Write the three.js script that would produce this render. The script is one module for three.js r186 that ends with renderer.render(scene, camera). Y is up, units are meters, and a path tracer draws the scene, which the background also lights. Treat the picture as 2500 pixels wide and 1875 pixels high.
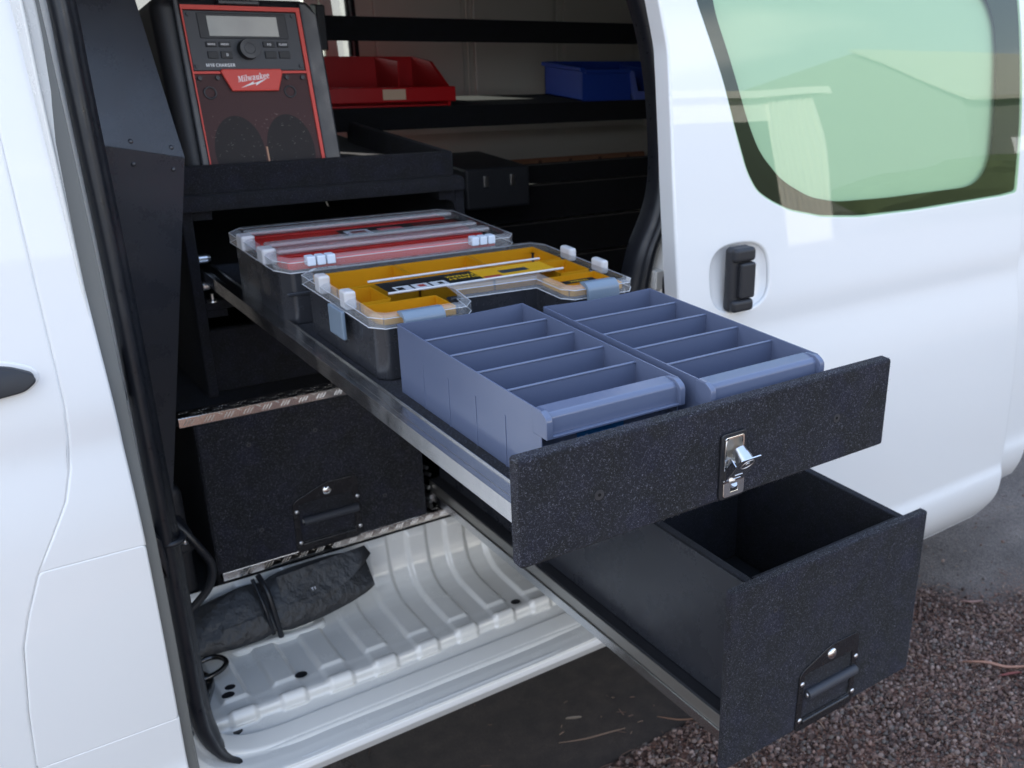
import * as THREE from 'three';
import { mergeGeometries } from 'three/addons/utils/BufferGeometryUtils.js';
import { RoundedBoxGeometry } from 'three/addons/geometries/RoundedBoxGeometry.js';

// ---------------------------------------------------------------- camera, sky, sun, exposure
const GY = 1.2;                                   // plan heights are measured from the bottom edge of the top drawer's front; the ground is 1.2 m below
const scene = new THREE.Scene();
const renderer = new THREE.WebGLRenderer({ antialias: true });
renderer.setSize(1024, 768);
renderer.toneMapping = THREE.LinearToneMapping;
renderer.toneMappingExposure = 4.15;
renderer.shadowMap.enabled = true;
const camera = new THREE.PerspectiveCamera(44.517, 1.765, 0.02, 400);
camera.setViewOffset(3574.6, 2025.3, 0, 0, 2500, 1875);
camera.position.set(-0.4772, 0.5981 + GY, 0.8675);
camera.up.set(0.2157, 0.9229, -0.3182);
camera.lookAt(-0.4772 + 0.6169, 0.5981 + GY - 0.3817, 0.8675 - 0.6883);
camera.focus = 1.12;
camera.userData.fStop = 7.5;

let seed = 7;
const rnd = () => { seed = (seed + 0x6d2b79f5) | 0; let t = Math.imul(seed ^ (seed >>> 15), 1 | seed); t = (t + Math.imul(t ^ (t >>> 7), 61 | t)) ^ t; return ((t ^ (t >>> 14)) >>> 0) / 4294967296; };
const rr = (a, b) => a + (b - a) * rnd();
const lerp = (a, b, t) => a + (b - a) * t, clamp = (x, a = 0, b = 1) => Math.min(b, Math.max(a, x));
const sstep = (a, b, x) => { const t = clamp((x - a) / (b - a)); return t * t * (3 - 2 * t); };
const hash2 = (x, y, s = 0) => { let h = Math.imul(x | 0, 374761393) ^ Math.imul(y | 0, 668265263) ^ Math.imul(s + 11, 2246822519); h = Math.imul(h ^ (h >>> 13), 1274126177); return ((h ^ (h >>> 16)) >>> 0) / 4294967296; };
function vnoise(x, y, s = 0, per = 0) {
  const xi = Math.floor(x), yi = Math.floor(y), fx = x - xi, fy = y - yi, u = fx * fx * (3 - 2 * fx), v = fy * fy * (3 - 2 * fy);
  const w = per ? (a) => ((a % per) + per) % per : (a) => a;
  return lerp(lerp(hash2(w(xi), w(yi), s), hash2(w(xi + 1), w(yi), s), u), lerp(hash2(w(xi), w(yi + 1), s), hash2(w(xi + 1), w(yi + 1), s), u), v);
}
const fbm = (x, y, s = 0, o = 4, per = 0) => { let a = 0.5, f = 1, r = 0, n = 0; for (let i = 0; i < o; i++) { r += a * vnoise(x * f, y * f, s + i, per * f); n += a; a *= 0.5; f *= 2; } return r / n; };

const sunDir = new THREE.Vector3(-0.66, 0.44, -0.6).normalize();   // towards the sun: low behind the van, so this side stands in shade
const sun = new THREE.DirectionalLight(new THREE.Color(1, 0.95, 0.86), 4.2);
sun.position.copy(sunDir).multiplyScalar(60);
sun.castShadow = true;
sun.shadow.mapSize.set(4096, 4096);
Object.assign(sun.shadow.camera, { left: -30, right: 60, top: 40, bottom: -30, near: 1, far: 200 });
sun.name = 'sun';
scene.add(sun);

{
  const W = 1024, H = 512, d = new Float32Array(W * H * 4);
  for (let j = 0; j < H; j++) for (let i = 0; i < W; i++) {
    const el = ((j + 0.5) / H - 0.5) * Math.PI, az = ((i + 0.5) / W - 0.5) * 2 * Math.PI, y = Math.sin(el), x = Math.cos(az) * Math.cos(el), z = Math.sin(az) * Math.cos(el);
    const c = clamp(x * sunDir.x + y * sunDir.y + z * sunDir.z, -1, 1), up = Math.max(0, y), t = Math.pow(1 - up, 3.2);
    let r = lerp(0.19, 0.52, t), g = lerp(0.27, 0.56, t), b = lerp(0.43, 0.58, t);
    const glow = Math.pow(Math.max(0, c), 8) * 0.5 + Math.pow(Math.max(0, c), 60) * 1.2; r += glow; g += glow * 0.94; b += glow * 0.82;
    const k = 1 / (up + 0.18), n = fbm(x * k * 1.1 + 7, z * k * 1.1 + 3, 5, 5), m = sstep(0.47, 0.72, n) * sstep(0.0, 0.12, y);
    const lit = 0.72 + 0.3 * fbm(x * k * 3, z * k * 3, 9, 3) + glow * 0.8;
    r = lerp(r, lit * 1.0, m * 0.85); g = lerp(g, lit * 0.99, m * 0.85); b = lerp(b, lit * 1.0, m * 0.85);
    if (y < 0) { r = 0.2; g = 0.19; b = 0.18; }
    d.set([r, g, b, 1], (j * W + i) * 4);
  }
  const sky = new THREE.DataTexture(d, W, H, THREE.RGBAFormat, THREE.FloatType);
  sky.mapping = THREE.EquirectangularReflectionMapping; sky.magFilter = sky.minFilter = THREE.LinearFilter; sky.needsUpdate = true;
  scene.background = sky; scene.environment = sky;
}

// ---------------------------------------------------------------- helpers
const V = (x, y, z) => new THREE.Vector3(x, y, z);
const used = new Map();
const numbered = (n) => { const k = used.get(n) ?? 0; used.set(n, k + 1); return k ? n + '_' + String(k).padStart(3, '0') : n; };
const bases = new Map();
function thing(name, label, category, [x, y, z], group) {           // a group at the thing's base; its children are its parts
  const o = new THREE.Group(); o.name = numbered(name); o.position.set(x, y + GY, z); o.userData = { label, category };
  if (group) o.userData.group = group;
  bases.set(o, [x, y, z]); scene.add(o); return o;
}
const baseOf = (o) => { while (o && !bases.has(o)) o = o.parent; return bases.get(o) ?? [0, -GY, 0]; };
function flat(g) {
  g = g.index ? g.toNonIndexed() : g;
  for (const k of Object.keys(g.attributes)) if (!['position', 'normal', 'uv'].includes(k)) g.deleteAttribute(k);
  if (!g.attributes.normal) g.computeVertexNormals();
  if (!g.attributes.uv) g.setAttribute('uv', new THREE.BufferAttribute(new Float32Array(g.attributes.position.count * 2), 2));
  g.morphAttributes = {}; g.clearGroups(); return g;
}
function boxUV(g, off = 0) {                                        // metres, by the face's main direction
  const p = g.attributes.position, u = g.attributes.uv, a = V(), b = V(), c = V();
  for (let i = 0; i < p.count; i += 3) {
    a.fromBufferAttribute(p, i); b.fromBufferAttribute(p, i + 1).sub(a); c.fromBufferAttribute(p, i + 2).sub(a);
    b.cross(c); const ax = Math.abs(b.x), ay = Math.abs(b.y), az = Math.abs(b.z);
    for (let k = i; k < i + 3; k++) {
      const x = p.getX(k), y = p.getY(k), z = p.getZ(k);
      if (az >= ax && az >= ay) u.setXY(k, x + off, y); else if (ay >= ax) u.setXY(k, x + off, z + 0.37); else u.setXY(k, z + 0.61 + off, y);
    }
  }
  return g;
}
function part(parent, name, geos, mat, o = {}) {
  let g = mergeGeometries([].concat(geos).map(flat), false);
  if (o.uv !== 'own') boxUV(g, o.off ?? 0);
  const [x, y, z] = baseOf(parent); g.translate(-x, -y, -z);
  const m = new THREE.Mesh(g, mat); m.name = name; m.castShadow = m.receiveShadow = true;
  if (o.label) m.userData.label = o.label;
  if (o.kind) m.userData.kind = o.kind;
  parent.add(m); return m;
}
const bx = (x0, x1, y0, y1, z0, z1, r = 0, s = 2) => {
  const w = Math.abs(x1 - x0), h = Math.abs(y1 - y0), d = Math.abs(z1 - z0);
  r = Math.min(r, w / 2.01, h / 2.01, d / 2.01);
  const g = r > 0 ? new RoundedBoxGeometry(w, h, d, s, r) : new THREE.BoxGeometry(w, h, d);
  return g.translate((x0 + x1) / 2, (y0 + y1) / 2, (z0 + z1) / 2);
};
function cyl(a, b, r0, r1 = r0, n = 16, open = false) {
  const d = V().subVectors(b, a), g = new THREE.CylinderGeometry(r1, r0, d.length(), n, 1, open);
  return g.applyQuaternion(new THREE.Quaternion().setFromUnitVectors(V(0, 1, 0), d.clone().normalize())).translate((a.x + b.x) / 2, (a.y + b.y) / 2, (a.z + b.z) / 2);
}
const dome = (p, r, h, dir, n = 14) => new THREE.SphereGeometry(r, n, 8, 0, Math.PI * 2, 0, Math.PI / 2).scale(1, h / r, 1).applyQuaternion(new THREE.Quaternion().setFromUnitVectors(V(0, 1, 0), dir)).translate(p.x, p.y, p.z);
const tube = (pts, r, n = 60, k = 10, closed = false) => new THREE.TubeGeometry(new THREE.CatmullRomCurve3(pts, closed, 'centripetal'), n, r, k, closed);
const shapeOf = (pts, holes = []) => { const s = new THREE.Shape(pts.map((p) => new THREE.Vector2(p[0], p[1]))); for (const h of holes) s.holes.push(new THREE.Path(h.map((p) => new THREE.Vector2(p[0], p[1])))); return s; };
function ext(pts, a, b, axis = 'z', bevel = 0, holes = [], bs = 2) { // an outline extruded from a to b along an axis; outline in (x,y), (x,z) or (z,y)
  const bv = bevel > 0, g = new THREE.ExtrudeGeometry(shapeOf(pts, holes), { depth: Math.abs(b - a) - 2 * bevel, bevelEnabled: bv, bevelThickness: bevel, bevelSize: bevel, bevelOffset: -bevel, bevelSegments: bs, curveSegments: 8 });
  g.translate(0, 0, Math.min(a, b) + bevel);
  if (axis === 'y') g.applyMatrix4(new THREE.Matrix4().set(1, 0, 0, 0, 0, 0, 1, 0, 0, 1, 0, 0, 0, 0, 0, 1));
  if (axis === 'x') g.applyMatrix4(new THREE.Matrix4().set(0, 0, 1, 0, 0, 1, 0, 0, 1, 0, 0, 0, 0, 0, 0, 1));
  if (axis !== 'z') { const p = g.attributes.position, n = g.attributes.normal, u = g.attributes.uv; for (let i = 0; i < p.count; i += 3) for (const at of [p, n, u]) for (let c = 0; c < at.itemSize; c++) { const t = at.array[(i + 1) * at.itemSize + c]; at.array[(i + 1) * at.itemSize + c] = at.array[(i + 2) * at.itemSize + c]; at.array[(i + 2) * at.itemSize + c] = t; } }
  return g;
}
function rounded(pts, r, n = 5) {                                    // an outline with its corners rounded; a point may carry its own radius
  const out = [], N = pts.length;
  for (let i = 0; i < N; i++) {
    const p = pts[i], a = pts[(i + N - 1) % N], b = pts[(i + 1) % N], R = p[2] ?? r;
    const la = Math.hypot(a[0] - p[0], a[1] - p[1]), lb = Math.hypot(b[0] - p[0], b[1] - p[1]), q = Math.min(R, la * 0.48, lb * 0.48);
    if (q < 1e-5) { out.push([p[0], p[1]]); continue; }
    const A = [p[0] + (a[0] - p[0]) / la * q, p[1] + (a[1] - p[1]) / la * q], B = [p[0] + (b[0] - p[0]) / lb * q, p[1] + (b[1] - p[1]) / lb * q];
    for (let k = 0; k <= n; k++) { const t = k / n, u = 1 - t; out.push([u * u * A[0] + 2 * u * t * p[0] + t * t * B[0], u * u * A[1] + 2 * u * t * p[1] + t * t * B[1]]); }
  }
  return out;
}
const area2 = (pts) => pts.reduce((s, p, i) => { const q = pts[(i + 1) % pts.length]; return s + p[0] * q[1] - q[0] * p[1]; }, 0);
function offsetOutline(pts, d) {                                     // moves an outline outwards by d
  const sgn = area2(pts) > 0 ? 1 : -1, N = pts.length;
  return pts.map((p, i) => {
    const a = pts[(i + N - 1) % N], b = pts[(i + 1) % N];
    let x1 = p[0] - a[0], y1 = p[1] - a[1], x2 = b[0] - p[0], y2 = b[1] - p[1]; const l1 = Math.hypot(x1, y1) || 1, l2 = Math.hypot(x2, y2) || 1;
    let nx = (y1 / l1 + y2 / l2) * sgn, ny = (-x1 / l1 - x2 / l2) * sgn; const l = Math.hypot(nx, ny) || 1, k = clamp(2 / (l * l), 0, 2);
    return [p[0] + nx * k * d, p[1] + ny * k * d];
  });
}
function loopSweep(rows, smooth = true) {                            // rows: closed rings of 3-D points with equal counts, joined into a skin
  const R = rows.length, N = rows[0].length, pos = [], idx = [];
  for (const r of rows) for (const p of r) pos.push(p[0], p[1], p[2]);
  for (let j = 0; j < R - 1; j++) for (let i = 0; i < N; i++) { const a = j * N + i, b = j * N + (i + 1) % N, c = a + N, d = b + N; idx.push(a, b, c, b, d, c); }
  const g = new THREE.BufferGeometry(); g.setAttribute('position', new THREE.Float32BufferAttribute(pos, 3)); g.setIndex(idx);
  if (!smooth) { const f = g.toNonIndexed(); f.computeVertexNormals(); return f; }
  g.computeVertexNormals(); return g;
}
function gridSkin(nu, nv, f, thick = 0) {                            // f(u, v) -> [x, y, z]; closed with a back sheet when it has a thickness
  const mk = (off) => {
    const pos = [], uv = [], idx = [];
    for (let j = 0; j <= nv; j++) for (let i = 0; i <= nu; i++) { const p = f(i / nu, j / nv); pos.push(...p); uv.push(i / nu, j / nv); }
    for (let j = 0; j < nv; j++) for (let i = 0; i < nu; i++) { const a = j * (nu + 1) + i, b = a + 1, c = a + nu + 1, d = c + 1; idx.push(a, b, c, b, d, c); }
    const g = new THREE.BufferGeometry(); g.setAttribute('position', new THREE.Float32BufferAttribute(pos, 3)); g.setAttribute('uv', new THREE.Float32BufferAttribute(uv, 2)); g.setIndex(idx); g.computeVertexNormals();
    if (off) { const p = g.attributes.position, n = g.attributes.normal; for (let i = 0; i < p.count; i++) p.setXYZ(i, p.getX(i) - n.getX(i) * off, p.getY(i) - n.getY(i) * off, p.getZ(i) - n.getZ(i) * off); }
    return g;
  };
  return thick ? [mk(0), mk(thick)] : [mk(0)];
}
// A body panel: an outline (x, y) laid on the surface z = f(y), with rolled edges and holes.
function splitTo(tris, max) {
  const m2 = max * max; let out = [], work = tris;
  while (work.length) {
    const next = [];
    for (const t of work) {
      const e = [0, 1, 2].map((i) => { const a = t[i], b = t[(i + 1) % 3]; return (a[0] - b[0]) ** 2 + (a[1] - b[1]) ** 2; });
      let k = 0; if (e[1] > e[k]) k = 1; if (e[2] > e[k]) k = 2;
      if (e[k] <= m2) { out.push(t); continue; }
      const a = t[k], b = t[(k + 1) % 3], c = t[(k + 2) % 3], m = [(a[0] + b[0]) / 2, (a[1] + b[1]) / 2];
      next.push([a, m, c], [m, b, c]);
    }
    work = next;
  }
  return out;
}
function resample(pts, step) { const o = []; pts.forEach((p, i) => { const q = pts[(i + 1) % pts.length], l = Math.hypot(q[0] - p[0], q[1] - p[1]), n = Math.max(1, Math.round(l / step)); for (let k = 0; k < n; k++) o.push([lerp(p[0], q[0], k / n), lerp(p[1], q[1], k / n)]); }); return o; }
function panel(pts, f, { holes = [], max = 0.03, r = 0.006, depth = 0.02, holeDepth } = {}) {
  const zf = (x, y) => f(y, x), e = 1e-3, geos = [];
  const tris = [], sh = shapeOf(pts, holes), ex = sh.extractPoints(1), faces = THREE.ShapeUtils.triangulateShape(ex.shape, ex.holes), all = [...ex.shape, ...ex.holes.flat()].map((v) => [v.x, v.y]);
  for (const [a, b, c] of faces) { const A = all[a], B = all[b], C = all[c]; tris.push((B[0] - A[0]) * (C[1] - A[1]) - (B[1] - A[1]) * (C[0] - A[0]) > 0 ? [A, B, C] : [A, C, B]); }
  const pos = [], nor = [];
  for (const t of splitTo(tris, max)) for (const [x, y] of t) { pos.push(x, y, zf(x, y)); const n = V(-(zf(x + e, y) - zf(x - e, y)) / (2 * e), -(zf(x, y + e) - zf(x, y - e)) / (2 * e), 1).normalize(); nor.push(n.x, n.y, n.z); }
  const g = new THREE.BufferGeometry(); g.setAttribute('position', new THREE.Float32BufferAttribute(pos, 3)); g.setAttribute('normal', new THREE.Float32BufferAttribute(nor, 3)); geos.push(g);
  const edge = (o, dir, dep) => {
    const q = resample(o, max), rings = [[0, 0], [0.38, 0.08], [0.71, 0.29], [0.92, 0.62], [1, 1], [1, dep / r]];
    const row = rings.map(([k, d]) => offsetOutline(q, dir * k * r).map(([x, y], i) => [x, y, zf(q[i][0], q[i][1]) - d * r]));
    const ccw = (area2(q) > 0) === (dir > 0); geos.push(loopSweep(ccw ? row.slice().reverse() : row));
  };
  edge(pts, 1, depth); for (const h of holes) edge(h, -1, holeDepth ?? depth);
  return geos;
}
// ---------------------------------------------------------------- textures
function canvasTex(w, h, draw, srgb = true, rep = true) {
  const c = document.createElement('canvas'); c.width = w; c.height = h; draw(c.getContext('2d'), w, h);
  const t = new THREE.CanvasTexture(c); if (srgb) t.colorSpace = THREE.SRGBColorSpace; if (rep) t.wrapS = t.wrapT = THREE.RepeatWrapping; t.magFilter = THREE.LinearFilter; t.anisotropy = 8; return t;
}
function dataTex(n, f, srgb = false) {                               // f(x, y) -> 0..255 or [r, g, b]
  const d = new Uint8Array(n * n * 4);
  for (let y = 0; y < n; y++) for (let x = 0; x < n; x++) { const v = f(x, y), a = typeof v === 'number' ? [v, v, v] : v; d.set([a[0], a[1], a[2], 255].map((q) => clamp(q, 0, 255)), (y * n + x) * 4); }
  const t = new THREE.DataTexture(d, n, n); if (srgb) t.colorSpace = THREE.SRGBColorSpace; t.wrapS = t.wrapT = THREE.RepeatWrapping; t.magFilter = t.minFilter = THREE.LinearFilter; t.needsUpdate = true; return t;
}
const per = (t, m) => { const c = t.clone(); c.repeat.set(1 / m, 1 / m); c.needsUpdate = true; return c; };
const S = (o) => new THREE.MeshStandardMaterial(o), P = (o) => new THREE.MeshPhysicalMaterial(o);
const hex = (h) => new THREE.Color(h);

const fibres = (base, n, lo, hi, a0, a1, tint) => (c, W, H) => {
  c.fillStyle = base; c.fillRect(0, 0, W, H);
  for (let i = 0; i < 260; i++) { const x = rr(0, W), y = rr(0, H), r = rr(20, 90), k = rnd(); c.fillStyle = k < 0.5 ? tint : 'rgba(12,12,14,0.10)'; for (const dx of [-W, 0, W]) for (const dy of [-H, 0, H]) { c.beginPath(); c.arc(x + dx, y + dy, r, 0, 7); c.fill(); } }
  for (let i = 0; i < n; i++) {
    const x = rr(0, W), y = rr(0, H), l = rr(3, 9), t = rr(0, 6.28), b = rr(-1.1, 1.1), v = Math.pow(rnd(), 2.4), g = lerp(lo, hi, v);
    c.strokeStyle = `rgba(${g | 0},${(g * 1.005) | 0},${(g * 1.07 + 3) | 0},${rr(a0, a1)})`; c.lineWidth = rr(0.7, 1.5);
    c.beginPath(); c.moveTo(x, y); c.quadraticCurveTo(x + Math.cos(t) * l * 0.5, y + Math.sin(t) * l * 0.5, x + Math.cos(t + b) * l, y + Math.sin(t + b) * l); c.stroke();
  }
};
const carpetMap = canvasTex(1024, 1024, fibres('#1b1b1e', 52000, 22, 168, 0.3, 0.85, 'rgba(40,48,74,0.07)'));
const carpetBump = canvasTex(512, 512, fibres('#505050', 16000, 20, 235, 0.4, 0.9, 'rgba(90,90,90,0.1)'), false);
const grain = dataTex(256, (x, y) => 128 + (hash2(x, y, 3) - 0.5) * 130);
const blotch = dataTex(256, (x, y) => 255 * fbm(x / 32, y / 32, 21, 4, 8));
const brushed = dataTex(256, (x, y) => 128 + (hash2(x, 0, 4) - 0.5) * 150 + (hash2(x, y >> 5, 8) - 0.5) * 40);
const smudge = dataTex(256, (x, y) => 95 + 110 * fbm(x / 26, y / 26, 33, 4, 10) + (hash2(x, y, 5) - 0.5) * 26);

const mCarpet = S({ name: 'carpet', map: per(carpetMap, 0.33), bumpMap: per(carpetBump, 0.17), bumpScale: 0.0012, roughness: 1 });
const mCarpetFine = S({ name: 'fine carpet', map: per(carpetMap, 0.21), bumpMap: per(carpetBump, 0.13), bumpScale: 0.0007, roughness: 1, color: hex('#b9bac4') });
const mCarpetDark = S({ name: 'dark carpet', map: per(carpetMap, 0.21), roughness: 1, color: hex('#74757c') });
const mPaint = P({ name: 'white paint', color: new THREE.Color(0.8, 0.8, 0.785), roughness: 0.42, clearcoat: 1, clearcoatRoughness: 0.025, ior: 1.5 });
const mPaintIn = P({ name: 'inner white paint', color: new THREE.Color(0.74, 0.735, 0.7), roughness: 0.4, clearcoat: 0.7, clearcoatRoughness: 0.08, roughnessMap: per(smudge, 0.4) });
const mPaintDim = S({ name: 'dim white interior paint', color: new THREE.Color(0.6, 0.575, 0.51), roughness: 0.38 });  // white paint inside the van; the dim light is put into this cream tone
const mSheet = P({ name: 'black powder coat', color: hex('#2b2d33'), roughness: 0.5, roughnessMap: per(smudge, 0.5), bumpMap: per(grain, 0.05), bumpScale: 0.00006, clearcoat: 0.25, clearcoatRoughness: 0.45 });
const mBlackPlate = S({ name: 'black plate', color: hex('#222224'), roughness: 0.42, roughnessMap: per(smudge, 0.2) });
const mRubber = S({ name: 'rubber', color: hex('#1d1f24'), roughness: 0.62, roughnessMap: per(smudge, 0.13) });
const mBlackPlastic = S({ name: 'black plastic', color: hex('#26272b'), roughness: 0.5 });
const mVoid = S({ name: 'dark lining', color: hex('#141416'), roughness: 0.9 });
const mAlu = S({ name: 'aluminium', color: new THREE.Color(0.72, 0.72, 0.71), metalness: 1, roughness: 0.36, roughnessMap: per(smudge, 0.2), bumpMap: per(brushed, 0.03), bumpScale: 0.00005 });
const mSteel = S({ name: 'zinc steel', color: new THREE.Color(0.68, 0.68, 0.69), metalness: 1, roughness: 0.28 });
const mChrome = S({ name: 'chrome', color: new THREE.Color(0.8, 0.79, 0.78), metalness: 1, roughness: 0.09 });
const mTread = S({ name: 'tread plate', color: new THREE.Color(0.8, 0.78, 0.75), metalness: 1, roughness: 0.24, roughnessMap: per(smudge, 0.1) });
const mScrew = S({ name: 'black screw', color: hex('#3a3a3d'), roughness: 0.45, metalness: 0.3 });
const mHole = S({ name: 'hole', color: hex('#060606'), roughness: 1 });
const mBin = P({ name: 'grey bin plastic', color: hex('#5f6880'), roughness: 0.34, roughnessMap: per(smudge, 0.3), clearcoat: 0.3, clearcoatRoughness: 0.2 });
const mClear = P({ name: 'clear plastic', color: new THREE.Color(0.96, 0.97, 0.97), transmission: 1, thickness: 0, roughness: 0.03, ior: 1.5 });
const mClearLit = P({ name: 'clear plastic rim with highlight', color: new THREE.Color(0.86, 0.88, 0.9), transmission: 0.84, thickness: 0, roughness: 0.12, ior: 1.5 });  // whitish and less transparent: the lid's bright edge highlights put into the material
const mRib = P({ name: 'clear plastic edge highlight', color: new THREE.Color(0.85, 0.86, 0.88), transmission: 0.5, thickness: 0, roughness: 0.1, ior: 1.5 });  // whiter still, painting highlights on lid edges, ridges and knobs
const mYellow = P({ name: 'yellow plastic', color: hex('#e0a013'), roughness: 0.4 });
const mRedCup = P({ name: 'red plastic', color: hex('#d3251c'), roughness: 0.35 });
const mCase = P({ name: 'charcoal plastic', color: hex('#323337'), roughness: 0.46, roughnessMap: per(smudge, 0.3) });
const mClip = P({ name: 'grey clip plastic', color: hex('#71808f'), roughness: 0.35 });
// ---------------------------------------------------------------- ground
function struct(name, geos, mat, o = {}) { const m = part(scene, name, geos, mat, o); m.userData.kind = o.kind ?? 'structure'; if (o.label) m.userData.label = o.label; return m; }
const asphaltTex = dataTex(1024, (x, y) => {
  const g = hash2(x, y, 2), s = hash2(x >> 1, y >> 1, 6), n = fbm(x / 64, y / 64, 12, 4, 16), k = 62 + n * 44 + (g - 0.5) * 34 + (s > 0.93 ? 34 : 0) - (s < 0.06 ? 22 : 0);
  return [k * 1.1, k * 1.02, k * 0.96];
}, true);
const asphaltBump = dataTex(512, (x, y) => 120 + (hash2(x >> 1, y >> 1, 6) - 0.5) * 120 + (hash2(x, y, 2) - 0.5) * 60);
const mAsphalt = S({ name: 'asphalt', map: per(asphaltTex, 0.9), bumpMap: per(asphaltBump, 0.4), bumpScale: 0.003, roughness: 0.95 });
const mSlab = S({ name: 'dark slab', map: per(asphaltTex, 0.55), color: hex('#93867f'), bumpMap: per(asphaltBump, 0.22), bumpScale: 0.002, roughness: 0.8 });
{
  const g = new THREE.PlaneGeometry(360, 360, 1, 1).rotateX(-Math.PI / 2).translate(20, -GY - 0.012, 20);
  struct('ground', g, mAsphalt);
}
// soil and mulch washed over the asphalt in front of the van
const mulchAt = (x, z) => {
  let d = 0.62 * sstep(-1.12, -0.72, z + 0.05 * fbm(x * 4, 3, 2)) + 0.1;
  const slabSide = sstep(-0.83, -0.79, z); d *= x < 0.98 && x > 0.16 ? slabSide : 1;
  d += 0.25 * sstep(0.3, 0.0, Math.abs(z + 0.6)) - 0.55 * sstep(1.55, 2.3, x) * sstep(-0.1, 0.4, fbm(x * 1.3, z * 1.3, 8)) ;
  const holes = fbm(x * 2.6 + 4, z * 2.6, 17, 3);
  return clamp(d + (holes - 0.5) * 1.5);
};
{
  const n = 1024, X0 = -0.6, Z0 = -2.2, SZ = 4.6;
  const soil = dataTex(n, (i, j) => {
    const x = X0 + (i + 0.5) / n * SZ, z = Z0 + (j + 0.5) / n * SZ, m = mulchAt(x, z), g = hash2(i, j, 31), h = hash2(i >> 1, j >> 1, 41), f = fbm(x * 18, z * 18, 51, 3);
    const a = 70 + fbm(x * 5, z * 5, 61, 4) * 52 + (g - 0.5) * 30, k = 38 + f * 34 + (h - 0.5) * 44 + (g > 0.9 ? 30 : 0), t = sstep(0.22, 0.62, m + (g - 0.5) * 0.5);
    return [lerp(a * 1.1, k * 1.5, t), lerp(a * 1.01, k * 1.06, t), lerp(a * 0.95, k * 0.88, t)];
  }, true);
  const soilBump = dataTex(512, (i, j) => 110 + (hash2(i >> 1, j >> 1, 7) - 0.5) * 150 + (hash2(i >> 2, j >> 2, 9) - 0.5) * 70);
  const mSoil = S({ name: 'soil and mulch', map: soil, bumpMap: soilBump, bumpScale: 0.006, roughness: 1 });
  soilBump.repeat.set(6, 6);
  const N = 180, g = new THREE.PlaneGeometry(SZ, SZ, N, N).rotateX(-Math.PI / 2), p = g.attributes.position, u = g.attributes.uv;
  for (let i = 0; i < p.count; i++) {
    const x = p.getX(i) + X0 + SZ / 2, z = p.getZ(i) + Z0 + SZ / 2, m = mulchAt(x, z);
    p.setXYZ(i, x, -GY - 0.008 + 0.02 * sstep(0.25, 0.8, m) * (0.5 + fbm(x * 9, z * 9, 71, 3)), z); u.setXY(i, (x - X0) / SZ, (z - Z0) / SZ);
  }
  g.computeVertexNormals(); struct('soil', g, mSoil, { uv: 'own' });
  const slab = ext(rounded([[0.165, -2.6], [0.16, -1.5], [0.175, -1.2], [0.15, -0.9], [0.17, -0.812], [0.6, -0.806], [0.985, -0.806], [1.0, -1.1], [0.97, -1.6], [1.0, -2.6]], 0.02), -GY - 0.03, -GY + 0.006, 'y', 0.004);
  struct('pavement_slab', slab, mSlab);
  // pebbles and bark chips: nobody could count them
  const peb = (s) => { const g = new THREE.IcosahedronGeometry(1, 1), p = g.attributes.position; for (let i = 0; i < p.count; i++) { const k = 0.8 + 0.45 * vnoise(p.getX(i) * 1.7 + s, p.getY(i) * 1.7 + p.getZ(i) * 1.3 + 5, s); p.setXYZ(i, p.getX(i) * k, p.getY(i) * k * 0.75, p.getZ(i) * k * 1.15); } g.computeVertexNormals(); return g; };
  const mPeb = S({ name: 'pebble', color: 0xffffff, roughness: 0.95 }), q = new THREE.Quaternion(), M = new THREE.Matrix4(), e = new THREE.Euler();
  const pals = [[0.10, 0.062, 0.05], [0.16, 0.1, 0.082], [0.07, 0.045, 0.038], [0.2, 0.125, 0.1], [0.12, 0.1, 0.088], [0.26, 0.19, 0.16]];
  for (let v = 0; v < 3; v++) {
    const N2 = 15000, im = new THREE.InstancedMesh(peb(v * 7 + 1), mPeb, N2); let k = 0, guard = 0;
    while (k < N2 && guard++ < N2 * 12) {
      const near = rnd() < 0.75, x = near ? rr(0.0, 2.2) : rr(-0.5, 3.6), z = near ? rr(-1.35, 0.35) : rr(-2.1, 1.6), m = mulchAt(x, z);
      if (rnd() > m * m * 1.1 + 0.015) continue;
      const s = 0.0016 + 0.0052 * Math.pow(rnd(), 2.6), h = -GY + 0.0 + 0.02 * sstep(0.25, 0.8, m) * (0.5 + fbm(x * 9, z * 9, 71, 3)) - 0.006;
      M.compose(V(x, h + GY + s * 0.5, z), q.setFromEuler(e.set(rr(0, 6), rr(0, 6), rr(0, 6))), V(s, s, s)); im.setMatrixAt(k, M);
      const c = pals[Math.floor(rnd() * 6)], w = rr(0.65, 1.25); im.setColorAt(k, new THREE.Color(c[0] * w, c[1] * w, c[2] * w)); k++;
    }
    im.count = k; im.name = numbered('gravel'); im.userData = { kind: 'stuff', label: 'loose reddish brown pebbles and mulch spread over the ground beside the van', category: 'gravel', group: 'loose gravel' }; im.castShadow = im.receiveShadow = true; scene.add(im);
  }
  const chip = new THREE.BoxGeometry(1, 1, 1, 3, 1, 1), cp = chip.attributes.position; for (let i = 0; i < cp.count; i++) { const t = cp.getX(i) * 2; cp.setY(i, cp.getY(i) + 0.9 * (1 - t * t)); cp.setZ(i, cp.getZ(i) * (1.1 - 0.6 * Math.abs(t))); }
  chip.computeVertexNormals();
  const N3 = 5200, im = new THREE.InstancedMesh(chip, mPeb, N3); let k = 0, guard = 0;
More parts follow.
